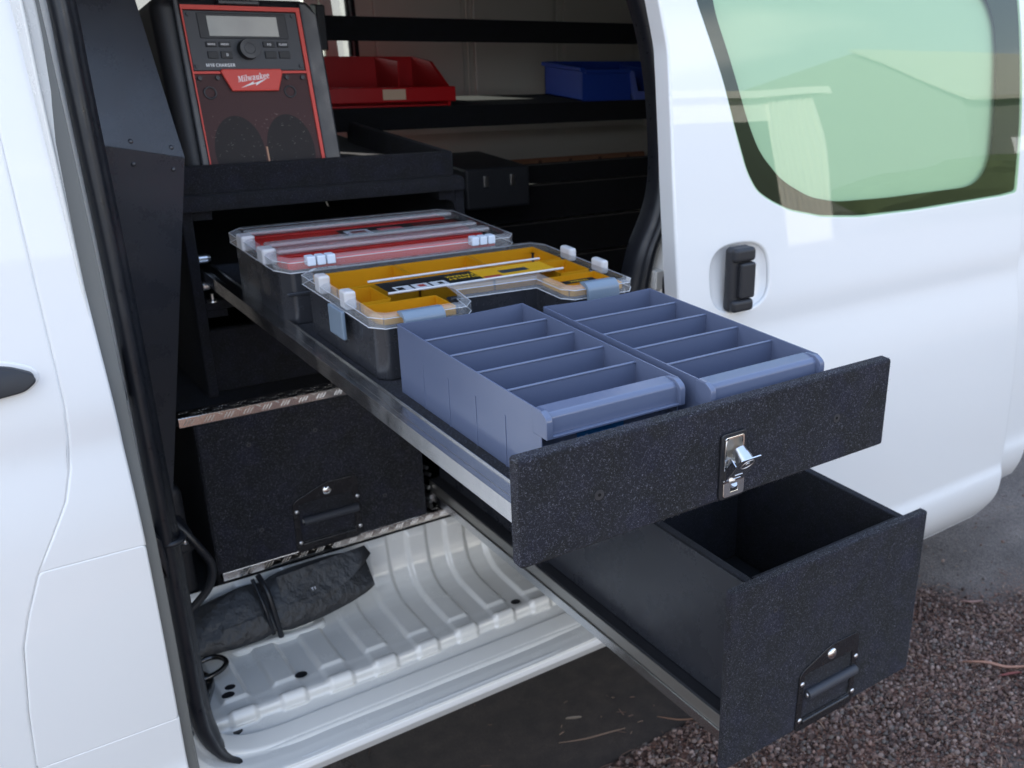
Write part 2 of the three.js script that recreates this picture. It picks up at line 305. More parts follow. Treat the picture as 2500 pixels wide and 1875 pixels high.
  while (k < N3 && guard++ < N3 * 12) {
    const x = rr(0, 3.2), z = rr(-1.4, 0.6), m = mulchAt(x, z); if (rnd() > m + 0.06) continue;
    const l = 0.008 + 0.04 * Math.pow(rnd(), 3), w = rr(0.0012, 0.0032), h = 0.02 * sstep(0.25, 0.8, m) * (0.5 + fbm(x * 9, z * 9, 71, 3));
    M.compose(V(x, h + rr(0.001, 0.007), z), q.setFromEuler(e.set(rr(-0.3, 0.3), rr(0, 6.28), rr(-0.2, 0.2))), V(l, rr(0.0008, 0.0016), w)); im.setMatrixAt(k, M);
    const t = rnd(), c = t < 0.2 ? [0.3, 0.2, 0.14] : t < 0.6 ? [0.13, 0.075, 0.055] : [0.19, 0.115, 0.085], b = rr(0.6, 1.2); im.setColorAt(k, new THREE.Color(c[0] * b, c[1] * b, c[2] * b)); k++;
  }
  im.count = k; im.name = 'litter'; im.userData = { kind: 'stuff', label: 'fine bark chips and dry twigs lying among the gravel beside the van', category: 'leaf litter' }; im.castShadow = im.receiveShadow = true; scene.add(im);
}
function strip(name, label, category, pts, w, col, thick = 0.0016, curl = 0.004) {     // one curled leaf or twig on the ground
  const t = thing(name, label, category, [pts[0][0], -GY, pts[0][1]]);
  const c = new THREE.CatmullRomCurve3(pts.map((p, i) => V(p[0], -GY + 0.018 + (p[2] ?? 0.004), p[1])));
  const g = gridSkin(24, 4, (u, v) => { const p = c.getPoint(u), d = c.getTangent(u), s = (v - 0.5) * w * Math.sin(Math.PI * clamp(u * 0.96 + 0.02)) ** 0.5; return [p.x - d.z * s, p.y + curl * (2 * v - 1) ** 2, p.z + d.x * s]; }, thick);
  part(t, category === 'twig' ? 'stem' : 'blade', g, S({ name, color: new THREE.Color(...col), roughness: 0.85, side: THREE.DoubleSide }));
}
strip('dry_leaf', 'long curled orange pink dry leaf on the gravel right of the lower drawer', 'leaf', [[1.715, -0.51, 0.004], [1.76, -0.455, 0.012], [1.79, -0.41, 0.01], [1.86, -0.36, 0.012]], 0.014, [0.36, 0.19, 0.13]);
strip('dry_leaf', 'short dark red dry leaf under the long orange leaf on the gravel', 'leaf', [[1.74, -0.405, 0.002], [1.78, -0.385, 0.006], [1.815, -0.372, 0.003]], 0.012, [0.2, 0.06, 0.05]);
strip('dry_leaf', 'small straw coloured leaf on bare ground below the orange leaf', 'leaf', [[1.62, -0.21, 0.002], [1.635, -0.19, 0.005], [1.652, -0.178, 0.002]], 0.011, [0.42, 0.33, 0.18]);
strip('dry_leaf', 'pinkish strip of bark on the gravel far right of the drawers near the van rear', 'leaf', [[1.98, -0.72, 0.002], [2.0, -0.69, 0.005], [2.04, -0.675, 0.002]], 0.012, [0.3, 0.18, 0.15]);
strip('dry_twig', 'long pale dry twig on the dark slab under the sill', 'twig', [[0.60, -0.93, 0.002], [0.66, -0.9, 0.004], [0.72, -0.885, 0.003], [0.765, -0.873, 0.003]], 0.005, [0.3, 0.2, 0.14], 0.002, 0.001);
strip('dry_twig', 'curved brown twig at the edge of the slab below the drawer rail', 'twig', [[0.86, -0.86, 0.002], [0.9, -0.81, 0.004], [0.965, -0.775, 0.004]], 0.005, [0.28, 0.15, 0.09], 0.002, 0.001);
strip('dry_leaf', 'small pale curled leaf on the dark slab beneath the van door opening', 'leaf', [[0.665, -1.0, 0.0], [0.68, -0.985, 0.004], [0.7, -0.98, 0.001]], 0.009, [0.34, 0.28, 0.22]);

// ---------------------------------------------------------------- the van
const slopes = [[1.3, -0.5], [0.9, -0.36], [0.6, -0.25], [0.4, -0.165], [0.2, -0.11], [0.1, -0.12], [0.035, -0.13], [0.0, -0.1], [-0.02, -0.02], [-0.035, 0.02], [-0.06, 0.02], [-0.075, -0.1], [-0.095, -0.175], [-0.14, -0.165], [-0.2, -0.08], [-0.27, -0.02], [-0.5, 0.05], [-0.672, 0.08], [-0.684, -0.12], [-0.7, -0.3], [-0.714, -0.06], [-0.73, 0.06], [-0.79, 0.3], [-0.9, 0.9], [-1.0, 1.2]];
const PROF = (() => { const a = []; const sl = (y) => { for (let i = 0; i < slopes.length - 1; i++) if (y <= slopes[i][0] && y >= slopes[i + 1][0]) { const t = (slopes[i][0] - y) / (slopes[i][0] - slopes[i + 1][0]); return lerp(slopes[i][1], slopes[i + 1][1], t); } return 0; }; let z = 0; for (let y = -1; y <= 1.3001; y += 0.004) { a.push([y, z]); z += sl(y + 0.002) * 0.004; } const z0 = a.find((q) => q[0] >= 0.1)[1]; return a.map(([y, q]) => [y, q - z0 - 0.7]); })();
const zd = (y) => { const t = clamp((y + 1) / 0.004, 0, PROF.length - 1.001), i = Math.floor(t); return lerp(PROF[i][1], PROF[i + 1][1], t - i); };
const zdoor = (y, x) => zd(y) + 0.0;                                  // skin of the slid-open door
const zbody = (y, x) => zd(y) - 0.1;                                  // skin of the body side

const van = thing('delivery_van', 'white delivery van with its side door slid open and drawers pulled out', 'van', [0.4, -GY, -1.6]);
{
  // front door, pillar skin, fuel flap, sill
  const gap = [[-0.297, 0.95], [-0.3, 0.4], [-0.3, 0.2], [-0.299, 0.0], [-0.303, -0.05], [-0.311, -0.1], [-0.325, -0.145], [-0.352, -0.195], [-0.379, -0.245], [-0.404, -0.31], [-0.419, -0.36], [-0.434, -0.48], [-0.442, -0.6], [-0.447, -0.83]];
  const fd = gap.map(([x, y]) => [x - 0.0035, y]).reverse();
  const frontDoor = part(van, 'front_door', panel([...fd, [-1.32, 0.95], [-1.32, -0.83]], zbody, { max: 0.035, r: 0.004, depth: 0.03 }), mPaint);
  const hh = rounded([[-0.55, 0.078], [-0.36, 0.077], [-0.325, 0.06], [-0.322, 0.045], [-0.34, 0.03], [-0.55, 0.005]], 0.02);
  part(frontDoor, 'handle_recess', panel(hh, (y) => zbody(y) + 0.0012, { max: 0.03, r: 0.003, depth: 0.004 }), mPaint);
  part(frontDoor, 'handle', panel(offsetOutline(hh, -0.007), (y) => zbody(y) + 0.014 * Math.sqrt(clamp(1 - ((y - 0.041) / 0.032) ** 2)) + 0.003, { max: 0.01, r: 0.003, depth: 0.012 }), mBlackPlastic);
  part(frontDoor, 'window', panel(rounded([[-1.22, 0.3], [-0.45, 0.3], [-0.45, 0.86], [-1.1, 0.86]], 0.06), (y) => zbody(y) + 0.002, { max: 0.05, r: 0.003, depth: 0.006 }), P({ name: 'dark cab window', color: hex('#0a0c0d'), roughness: 0.05, clearcoat: 1 }));
  const up = gap.filter(([, y]) => y > -0.24).map(([x, y]) => [x + 0.0035, y]);
  part(van, 'pillar_skin', panel([...up.slice().reverse(), [-0.247, 0.95], [-0.247, 0.2], [-0.24, -0.05], [-0.2385, -0.2415], [-0.3745, -0.2415]].filter((p, i, a) => i === 0 || Math.hypot(p[0] - a[i - 1][0], p[1] - a[i - 1][1]) > 1e-4).reverse().reverse(), zbody, { max: 0.02, r: 0.004, depth: 0.03 }), mPaint);
  const mid = gap.filter(([, y]) => y < -0.245 && y > -0.585).map(([x, y]) => [x + 0.0035, y]);
  part(van, 'fuel_flap', panel(rounded([[-0.239, -0.5825], [-0.2385, -0.2455], [-0.376, -0.2455], ...mid, [-0.438, -0.5825]], 0.006), zbody, { max: 0.02, r: 0.003, depth: 0.03 }), mPaint);
  part(van, 'lower_skin', panel([[-0.238, -0.83], [-0.2385, -0.5865], [-0.438, -0.5865], [-0.4435, -0.83]], zbody, { max: 0.02, r: 0.003, depth: 0.03 }), mPaint);
  part(van, 'gap_gasket', panel([[-0.22, 0.9], [-0.75, 0.9], [-0.75, -0.83], [-0.22, -0.83]], (y) => zbody(y) - 0.011, { max: 0.06, r: 0.002, depth: 0.01 }), S({ name: 'gap gasket', color: hex('#6d6d69'), roughness: 0.8 }));
  // opening outline, jamb, seal
  const open = new THREE.CatmullRomCurve3([[-0.203, 0.5], [-0.203, 0.2], [-0.202, -0.2], [-0.203, -0.5], [-0.203, -0.64], [-0.197, -0.7], [-0.172, -0.755], [-0.125, -0.785], [-0.06, -0.796], [0.05, -0.797], [0.3, -0.798], [0.55, -0.797], [0.65, -0.79], [0.71, -0.76], [0.735, -0.7], [0.75, -0.5], [0.765, -0.3], [0.778, -0.1], [0.795, 0.0], [0.818, 0.09], [0.842, 0.14], [0.862, 0.185], [0.874, 0.235], [0.877, 0.3], [0.874, 0.4], [0.865, 0.48], [0.85, 0.55], [0.825, 0.62], [0.78, 0.69], [0.7, 0.735], [0.55, 0.75], [0.1, 0.752], [-0.08, 0.745], [-0.16, 0.71], [-0.196, 0.64]].map((q) => V(q[0], q[1], 0)), true, 'centripetal').getSpacedPoints(420).slice(0, 420).map((q) => [q.x, q.y]);
  const normals = open.map((q, i) => { const a = open[(i + 418) % 420], b = open[(i + 2) % 420]; const dx = b[0] - a[0], dy = b[1] - a[1], l = Math.hypot(dx, dy); return [dy / l, -dx / l]; });
  const ring = (d, z, db = d * 0.2) => open.map((q, i) => { const n = normals[i], bot = n[1] < 0 ? n[1] * n[1] : 0, k = lerp(d, db, bot), lean = Math.min(0, zd(q[1]) + 0.7) * (1 - bot) * 0.55; return [q[0] + n[0] * k, q[1] + n[1] * k, z + lean]; });
  part(van, 'door_jamb', loopSweep([ring(0.052, -0.835, 0.03), ring(0.046, -0.812, 0.022), ring(0.0445, -0.803, 0.012), ring(0.042, -0.801, 0.006), ring(0.0395, -0.805, 0.004), ring(0.037, -0.818, 0.003), ring(0.033, -0.826, 0.002), ring(0.025, -0.831, 0.001), ring(0.021, -0.837, 0), ring(0.018, -0.852, -0.001), ring(0.012, -0.859, -0.002), ring(0.002, -0.862, -0.006), ring(-0.012, -0.866, -0.012), ring(-0.02, -0.9, -0.02)]), mPaintIn);
  part(van, 'door_seal', [loopSweep([ring(0.004, -0.862, 0.001), ring(0.004, -0.852, 0.003), ring(-0.001, -0.844, 0.008), ring(-0.009, -0.8405, 0.008), ring(-0.017, -0.844, 0.0075), ring(-0.021, -0.853, 0.007), ring(-0.0215, -0.858, 0.0065), ring(-0.026, -0.861, 0.0085), ring(-0.033, -0.868, 0.0065), ring(-0.036, -0.885, 0.002), ring(-0.032, -0.91, -0.004)])], mRubber);
  part(van, 'side_skin', [...panel([[0.925, 0.9], [0.925, 0.3], [0.86, 0.1], [0.83, -0.1], [0.8, -0.5], [0.79, -0.84], [2.3, -0.84], [2.3, 0.9]].reverse(), zbody, { max: 0.05, r: 0.004, depth: 0.03 }), ...panel([[-0.245, 0.8], [0.93, 0.8], [2.3, 0.9], [2.3, 1.0], [-1.32, 1.0], [-1.32, 0.955], [-0.245, 0.955]], zbody, { max: 0.06, r: 0.004, depth: 0.03 })], mPaint);
  part(van, 'sill', [ext(rounded([[-0.812, -0.8], [-0.801, -0.806], [-0.799, -0.82], [-0.815, -0.848], [-0.87, -0.85], [-0.87, -0.81]], 0.004), -0.22, 0.8, 'x')], mPaint);
  // roof, ends, far side (they close the load space)
  const arch = (y0, in0) => { const o = []; for (let k = 0; k <= 10; k++) { const t = k / 10 * Math.PI / 2; o.push([-1.0 - in0 - 0.22 * (1 - Math.cos(t)) * 0 - 0.18 * (1 - Math.cos(t)), y0 + 0.12 * Math.sin(t)]); } return o; };
  part(van, 'roof', [gridSkin(30, 24, (u, v) => { const z = lerp(-0.93, -2.42, v), s = Math.abs(2 * v - 1); return [lerp(-1.9, 2.3, u), 1.0 + 0.1 * (1 - s ** 4), z]; }, 0.02)].flat(), mPaint);
  part(van, 'nose', [...gridSkin(24, 16, (u, v) => { const a = lerp(0, Math.PI, u), y = lerp(-0.9, 1.02, v), k = y > 0 ? 1 - 0.42 * sstep(0, 1.05, y) : 1; return [-1.32 - 1.1 * k * Math.sin(a) ** 0.7, y, -1.675 + 0.87 * Math.cos(a) * (1 - 0.09 * sstep(0.1, 1, y))]; }, 0.02)], mPaint);
  part(van, 'rear_door', [bx(2.3, 2.34, -0.62, 1.0, -2.4, -1.02, 0.02)], mPaint);
  const corner = rounded([[2.1, -0.8], [2.3, -0.83, 0.2], [2.37, -1.0, 0.1], [2.37, -1.05], [2.3, -1.05], [2.3, -0.9], [2.1, -0.85]], 0.01, 8);
  part(van, 'rear_corner', [ext(corner, -0.44, 0.95, 'y')], mPaint);
  part(van, 'rear_bumper', [ext(rounded([[2.12, -0.79], [2.32, -0.8, 0.2], [2.43, -1.0, 0.16], [2.43, -2.3], [2.3, -2.3], [2.3, -0.95], [2.12, -0.86]], 0.02, 8), -0.575, -0.42, 'y', 0.012)], mPaint);
  part(van, 'bumper_skirt', [ext(rounded([[2.1, -0.785], [2.31, -0.795, 0.2], [2.415, -1.0, 0.16], [2.415, -2.3], [2.3, -2.3], [2.3, -0.95], [2.1, -0.86]], 0.02, 8), -0.83, -0.58, 'y', 0.03)], mBlackPlastic);
  const lamp = part(van, 'tail_lamp', [ext(rounded([[2.288, -0.865], [2.345, -0.89, 0.08], [2.392, -1.0, 0.06], [2.36, -1.02], [2.31, -0.92]], 0.008, 6), -0.405, 0.14, 'y', 0.006)], P({ name: 'red lamp lens', color: hex('#c3121a'), roughness: 0.12, clearcoat: 1 }));
  for (let k = 0; k < 9; k++) part(lamp, 'lens_rib', [ext(rounded([[2.287, -0.864], [2.346, -0.887, 0.08], [2.395, -1.0, 0.06], [2.36, -1.02], [2.31, -0.92]], 0.008, 6), -0.39 + k * 0.022, -0.379 + k * 0.022, 'y', 0.003)], P({ name: 'red lamp rib', color: hex('#e01f24'), roughness: 0.15, clearcoat: 1 }));
  const stepm = part(van, 'rear_step', [bx(2.47, 2.75, -0.71, -0.68, -2.1, -1.0, 0.01)], S({ name: 'green grey step', color: hex('#3d4a48'), roughness: 0.5, metalness: 0.4 }));
  part(stepm, 'step_edge', [cyl(V(2.47, -0.695, -0.99), V(2.75, -0.695, -0.99), 0.012), cyl(V(2.6, -0.71, -1.15), V(2.6, -0.95, -1.15), 0.04)], mSteel);
  const wheel = (x, z) => { const w = part(van, 'wheel', [new THREE.TorusGeometry(0.255, 0.085, 16, 40).translate(x, -GY + 0.335, z)], mRubber); part(w, 'rim', [cyl(V(x, -GY + 0.335, z - 0.05), V(x, -GY + 0.335, z + 0.045), 0.2, 0.19, 32)], mSteel); };
  wheel(1.36, -0.97); wheel(-1.75, -0.97); wheel(1.36, -2.35); wheel(-1.75, -2.35);
  part(van, 'underbody', [bx(-1.9, 2.3, -0.74, -0.66, -2.4, -1.26), bx(-0.2, 0.78, -0.86, -0.8, -1.3, -0.86), bx(0.8, 2.28, -0.78, -0.7, -1.26, -0.92), bx(-1.3, -0.26, -0.84, -0.7, -1.26, -0.9)], S({ name: 'underbody', color: hex('#2a2927'), roughness: 0.9 }));
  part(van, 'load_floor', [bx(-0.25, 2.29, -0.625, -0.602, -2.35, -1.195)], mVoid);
  part(van, 'inner_side', [bx(0.88, 2.28, -0.6, 0.74, -0.96, -0.945), bx(-1.3, 2.29, 0.76, 0.79, -2.36, -0.95)], mPaintDim);
  // pillar behind the rear edge of the opening
  part(van, 'rear_pillar', [ext(rounded([[0.775, -0.12], [0.8, 0.02], [0.83, 0.12], [0.88, 0.22], [0.885, 0.45], [0.86, 0.6], [1.0, 0.62], [1.0, -0.12]], 0.02), -0.93, -0.872, 'z', 0.006)], mPaintIn);
  const bxp = part(van, 'door_stop', [bx(0.805, 0.856, 0.003, 0.045, -0.868, -0.83, 0.003)], mPaintIn);
  part(van, 'door_latch', [ext(rounded([[0.812, -0.03], [0.812, 0.03], [0.822, 0.062], [0.84, 0.062], [0.84, -0.03]], 0.006), -0.82, -0.74, 'z', 0.004), cyl(V(0.806, 0.03, -0.775), V(0.816, 0.03, -0.775), 0.005)], mBlackPlastic);
  part(van, 'upper_latch', [bx(0.868, 0.882, 0.515, 0.562, -0.86, -0.8, 0.004)], mBlackPlastic);
  // far wall with ribs, ledge and its window
  const hole = rounded([[0.2, 0.17], [0.79, 0.17], [0.79, 0.62], [0.2, 0.62]], 0.1);
  const far = part(van, 'far_wall', [ext([[-0.3, 0.1], [2.28, 0.1], [2.28, 0.76], [-0.3, 0.76]], -2.38, -2.36, 'z', 0, [hole]), bx(-0.3, 2.28, -0.6, 0.1, -2.38, -2.36)], mPaintDim);
  part(far, 'ledge', [ext(rounded([[-2.36, 0.135], [-2.335, 0.128], [-2.3, 0.115], [-2.285, 0.09], [-2.29, 0.045], [-2.3, -0.59], [-2.36, -0.59]], 0.015), 0.3, 2.0, 'x')], mPaintDim);
  for (const [x0, x1] of [[0.86, 1.152], [1.19, 1.495], [1.532, 1.83]]) part(far, 'pressed_panel', [ext(rounded([[x0, 0.15], [x1, 0.15], [x1, 0.72], [x0, 0.72]], x1 > 1.8 ? 0.11 : 0.012), -2.36, -2.347, 'z', 0.006)], mPaintDim);
  part(far, 'wall_post', [bx(1.875, 1.93, 0.1, 0.74, -2.36, -2.33, 0.01), bx(1.17, 1.176, 0.14, 0.73, -2.36, -2.354, 0.002), bx(1.51, 1.518, 0.14, 0.73, -2.36, -2.354, 0.002)], mPaintDim);
  part(far, 'window_seal', [tube(rounded([[0.2, 0.17], [0.79, 0.17], [0.79, 0.62], [0.2, 0.62]], 0.1, 8).map((q) => V(q[0], q[1], -2.352)), 0.016, 140, 8, true)], mRubber);
  part(far, 'window', [ext(rounded([[0.19, 0.16], [0.8, 0.16], [0.8, 0.63], [0.19, 0.63]], 0.1), -2.4, -2.398, 'z')], P({ name: 'far glass', color: new THREE.Color(0.9, 0.94, 0.92), transmission: 1, thickness: 0, roughness: 0, ior: 1.5 }));
  part(far, 'window_post', [ext(rounded([[0.715, 0.17], [0.705, 0.62], [0.735, 0.62], [0.76, 0.17]], 0.004), -2.395, -2.365, 'z'), bx(0.66, 0.705, 0.17, 0.62, -2.395, -2.37, 0.006)], mPaintIn);
  part(far, 'far_side_mirror', [new THREE.SphereGeometry(0.05, 18, 12).scale(0.75, 1, 0.35).translate(0.745, 0.365, -2.6)], mBlackPlastic);

  // step well: one pressed sheet with ribs
  const prof = [[-1.19, -0.6], [-1.188, -0.63], [-1.184, -0.66], [-1.176, -0.69], [-1.165, -0.712], [-1.148, -0.728], [-1.125, -0.739], [-1.1, -0.744], [-1.05, -0.746], [-1.0, -0.747], [-0.99, -0.747], [-0.982, -0.747], [-0.97, -0.748], [-0.955, -0.748], [-0.946, -0.7485], [-0.94, -0.751], [-0.9375, -0.757], [-0.937, -0.766], [-0.934, -0.772], [-0.925, -0.7755], [-0.905, -0.782], [-0.885, -0.787], [-0.86, -0.79], [-0.85, -0.8]];
  const dense = []; for (let i = 0; i < prof.length - 1; i++) for (let k = 0; k < 3; k++) dense.push([lerp(prof[i][0], prof[i + 1][0], k / 3), lerp(prof[i][1], prof[i + 1][1], k / 3)]); dense.push(prof.at(-1));
  const rib = (x) => { const t = ((x + 0.132) / 0.0955) % 1, q = t < 0 ? t + 1 : t; return x < -0.135 || x > 0.9 ? 0 : sstep(0, 0.14, q) * (1 - sstep(0.5, 0.64, q)); };
  const NU = 560, NV = dense.length - 1;
  part(van, 'step_floor', gridSkin(NU, NV, (u, v) => {
    const x = lerp(-0.23, 0.79, u), i = Math.round(v * NV), [z, y] = dense[i], a = dense[Math.max(0, i - 1)], b = dense[Math.min(NV, i + 1)], l = Math.hypot(b[0] - a[0], b[1] - a[1]), nz = -(b[1] - a[1]) / l, ny = (b[0] - a[0]) / l;
    const fl = z < -0.94 ? 1 : z < -0.932 ? 0.75 : 0, drop = 1 - 0.72 * sstep(-0.99, -0.981, z) * (1 - sstep(-0.955, -0.946, z)), h = 0.0085 * rib(x) * fl * drop * sstep(-1.192, -1.18, z + (y > -0.61 ? 0 : 1));
    return [x, y + ny * h, z + nz * h + 0.004 * Math.sin(x * 9) * (z > -0.95 && z < -0.93 ? 1 : 0)];
  }), mPaintIn);
  for (const [x, y, z, r] of [[0.025, -0.7405, -0.985, 0.0125], [0.512, -0.741, -0.934 - 0.03, 0.0115], [-0.101, -0.739, -1.026, 0.0125], [-0.111, -0.739, -1.003, 0.0125]]) part(van, 'floor_plug', [new THREE.SphereGeometry(r, 20, 8, 0, 7, 0, 1.57).scale(1, 0.14, 0.9).translate(x, y, z)], mRubber);
  part(van, 'sill_bolt', [cyl(V(-0.12, -0.786, -0.93), V(-0.12, -0.774, -0.93), 0.0105, 0.01, 6), cyl(V(-0.12, -0.79, -0.93), V(-0.12, -0.783, -0.93), 0.013, 0.013, 18)], mBlackPlastic);
  part(van, 'floor_pad', [ext(rounded([[-0.072, -1.19], [-0.072, -1.14], [-0.06, -1.122], [0.02, -1.118], [0.1, -1.114], [0.128, -1.122], [0.132, -1.14], [0.132, -1.19]], 0.012), -0.75, -0.725, 'y', 0.008, [], 4), ext(rounded([[-0.062, -1.17], [-0.045, -1.138], [0.02, -1.145], [0.06, -1.128], [0.11, -1.132], [0.118, -1.17]], 0.012), -0.727, -0.717, 'y', 0.005, [], 4)], mPaintIn);
  // things bolted to the front jamb
  const cp = part(van, 'contact_plate', [bx(-0.2345, -0.2265, -0.045, 0.085, -0.832, -0.814, 0.003), ext(rounded([[-0.232, -0.03], [-0.232, 0.052], [-0.215, 0.052], [-0.211, -0.03]], 0.007), -0.856, -0.834, 'z', 0.002)], mBlackPlastic);
  for (let k = 0; k < 4; k++) part(cp, 'pin', [dome(V(-0.2205, 0.035 - k * 0.017 - (k === 3 ? 0.006 : 0), -0.834), 0.0022, 0.002, V(0, 0, 1))], S({ name: 'brass', color: hex('#d9b98a'), metalness: 1, roughness: 0.3 }));
  for (const y of [0.072, -0.034]) part(cp, 'bolt', [cyl(V(-0.228, y, -0.83), V(-0.218, y, -0.83), 0.0055, 0.0055, 6)], mBlackPlastic);
  const lc = part(van, 'lower_catch', [bx(-0.232, -0.222, -0.668, -0.585, -0.832, -0.812, 0.004), bx(-0.226, -0.212, -0.655, -0.62, -0.838, -0.818, 0.004)], mBlackPlastic);
  for (const y of [-0.596, -0.66]) part(lc, 'bolt', [cyl(V(-0.224, y, -0.82), V(-0.212, y, -0.82), 0.005, 0.005, 6)], mBlackPlastic);
  part(van, 'door_bumper', [ext(rounded([[-0.226, -0.25], [-0.204, -0.272], [-0.2, -0.325], [-0.204, -0.35], [-0.222, -0.335], [-0.226, -0.3]], 0.006), -0.862, -0.824, 'z', 0.004), new THREE.TorusGeometry(0.021, 0.006, 10, 24).rotateX(Math.PI / 2).scale(1, 1, 1.1).translate(-0.186, -0.296, -0.868)], mRubber);
  const st = canvasTex(64, 256, (c, W, H) => { c.fillStyle = '#d8d9de'; c.fillRect(0, 0, W, H); c.fillStyle = '#d4553f'; c.fillRect(0, 0, W, 84); c.fillStyle = '#2b2f45'; for (let i = 0; i < 12; i++) c.fillRect(8 + rr(0, 6), 104 + i * 11, rr(16, 44), 5); }, true, false);
  part(van, 'sticker', [new THREE.PlaneGeometry(0.012, 0.085).rotateY(0.75).rotateZ(-0.08).translate(-0.2262, -0.145, -0.8295)], S({ name: 'sticker', map: st, roughness: 0.5 }), { uv: 'own' });
  // tie-down loop, belt hardware and floor bracket at the front foot of the opening
  const br = part(van, 'tie_down_bracket', [ext(rounded([[-0.2, -1.12], [-0.14, -1.115], [-0.118, -1.06], [-0.15, -0.99], [-0.18, -0.975], [-0.21, -1.0]], 0.012), -0.745, -0.722, 'y', 0.004), ext(rounded([[-1.1, -0.722], [-1.02, -0.722], [-1.03, -0.69], [-1.08, -0.68]], 0.006), -0.2, -0.168, 'x', 0.003)], P({ name: 'black gloss paint', color: hex('#0d0d0e'), roughness: 0.25, clearcoat: 0.6 }));
  part(br, 'loop', [tube([V(-0.16, -0.712, -1.085), V(-0.12, -0.705, -1.1), V(-0.098, -0.706, -1.093), V(-0.09, -0.71, -1.075), V(-0.105, -0.715, -1.06), V(-0.15, -0.717, -1.055)], 0.0055, 40, 8, true)], P({ name: 'black gloss loop', color: hex('#0d0d0e'), roughness: 0.22, clearcoat: 0.6 }));
  const clutter = part(van, 'seat_base', [bx(-0.3, -0.09, -0.62, -0.36, -1.5, -1.2, 0.02), bx(-0.28, -0.1, -0.47, -0.42, -1.24, -1.12, 0.01), bx(-0.28, -0.13, -0.735, -0.6, -1.28, -1.16, 0.02)], mBlackPlastic);
  part(clutter, 'bolt', [dome(V(-0.118, -0.44, -1.118), 0.008, 0.006, V(0, 0, 1))], mSteel);
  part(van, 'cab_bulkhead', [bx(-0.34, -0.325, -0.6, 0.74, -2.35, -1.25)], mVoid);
  // the slid-open door
  const frit = rounded([[0.838, 0.66], [0.841, 0.587], [0.891, 0.443], [0.919, 0.34], [0.945, 0.26], [0.972, 0.217], [1.01, 0.193], [1.07, 0.166], [1.172, 0.143], [1.3, 0.131], [1.5, 0.128], [1.86, 0.134], [1.925, 0.14], [1.934, 0.32], [1.932, 0.58], [1.925, 0.74], [0.838, 0.74]].reverse(), 0.02);
  const clearO = rounded([[0.894, 0.72], [0.894, 0.6], [0.899, 0.56], [0.93, 0.467], [0.962, 0.364], [0.992, 0.298], [1.055, 0.236], [1.14, 0.194], [1.225, 0.177], [1.396, 0.172], [1.69, 0.173], [1.735, 0.178], [1.777, 0.2], [1.803, 0.241], [1.815, 0.36], [1.822, 0.5], [1.818, 0.573], [1.783, 0.63], [1.7, 0.66], [1.1, 0.72]].reverse(), 0.03);
  const edgeO = rounded([[0.757, 0.9], [0.762, 0.6], [0.773, 0.5], [0.768, 0.4], [0.763, 0.25], [0.763, 0.0], [0.765, -0.4], [0.77, -0.878], [1.8, -0.878], [1.99, -0.866, 0.03], [2.03, -0.8, 0.03], [2.012, -0.6], [1.985, -0.38], [1.95, -0.05], [1.952, 0.3], [1.945, 0.9]], 0.012);
  const dish = [], cxh = 0.925, cyh = 0.047; for (let k = 0; k < 48; k++) { const a = k / 48 * 2 * Math.PI, c = Math.cos(a), s = Math.sin(a); dish.push([cxh + 0.087 * Math.sign(c) * Math.abs(c) ** 0.72, cyh + 0.076 * Math.sign(s) * Math.abs(s) ** 0.72]); }
  const door = part(van, 'sliding_door', panel(edgeO.slice().reverse(), zdoor, { holes: [offsetOutline(frit, -0.004), dish.slice().reverse()], max: 0.02, r: 0.006, depth: 0.045, holeDepth: 0.012 }), mPaint);
  part(door, 'window_border', panel(frit, (y) => zd(y) - 0.006, { holes: [clearO], max: 0.04, r: 0.0005, depth: 0.002 }), P({ name: 'black glass border', color: hex('#08080a'), roughness: 0.3 }));
  part(door, 'window_backing', panel(offsetOutline(frit, 0.0), (y) => zd(y) - 0.02, { max: 0.05, r: 0.002, depth: 0.004 }), S({ name: 'white window backing', color: new THREE.Color(0.8, 0.8, 0.79), roughness: 0.7 }));
  const paneZ = (y, x) => zd(y) - 0.001 + 0.0012 * fbm(x * 3.1, y * 3.1, 77, 2);
  { const g = panel(offsetOutline(frit, -0.002), paneZ, { max: 0.02, r: 0.0004, depth: 0.0008 }); part(door, 'window_glass', [g[0]], P({ name: 'green tinted glass', color: new THREE.Color(0.68, 0.83, 0.65), transmission: 1, thickness: 0, roughness: 0.0, ior: 1.62 })); }
  // handle in its dish
  const drow = (k, z) => dish.map(([x, y]) => { const Y = cyh + (y - cyh) * k; return [cxh + (x - cxh) * k, Y, zd(Y) + z]; });
  part(door, 'handle_dish', [loopSweep([drow(1.02, -0.008), drow(0.985, -0.0035), drow(0.95, -0.0055), drow(0.88, -0.0105), drow(0.78, -0.0145), drow(0.6, -0.0165), drow(0.3, -0.017), drow(0.01, -0.017)])], mPaint);
  const hd = part(door, 'handle', [bx(0.881, 0.943, -0.022, 0.118, -0.701, -0.676, 0.012, 4)], mBlackPlastic);
  part(hd, 'grip', [bx(0.902, 0.944, 0.008, 0.085, -0.69, -0.664, 0.006, 3)], mBlackPlastic);
  part(hd, 'cap', [bx(0.885, 0.944, 0.087, 0.117, -0.69, -0.665, 0.009, 3), bx(0.885, 0.944, -0.021, 0.006, -0.69, -0.665, 0.009, 3)], mBlackPlastic);
}
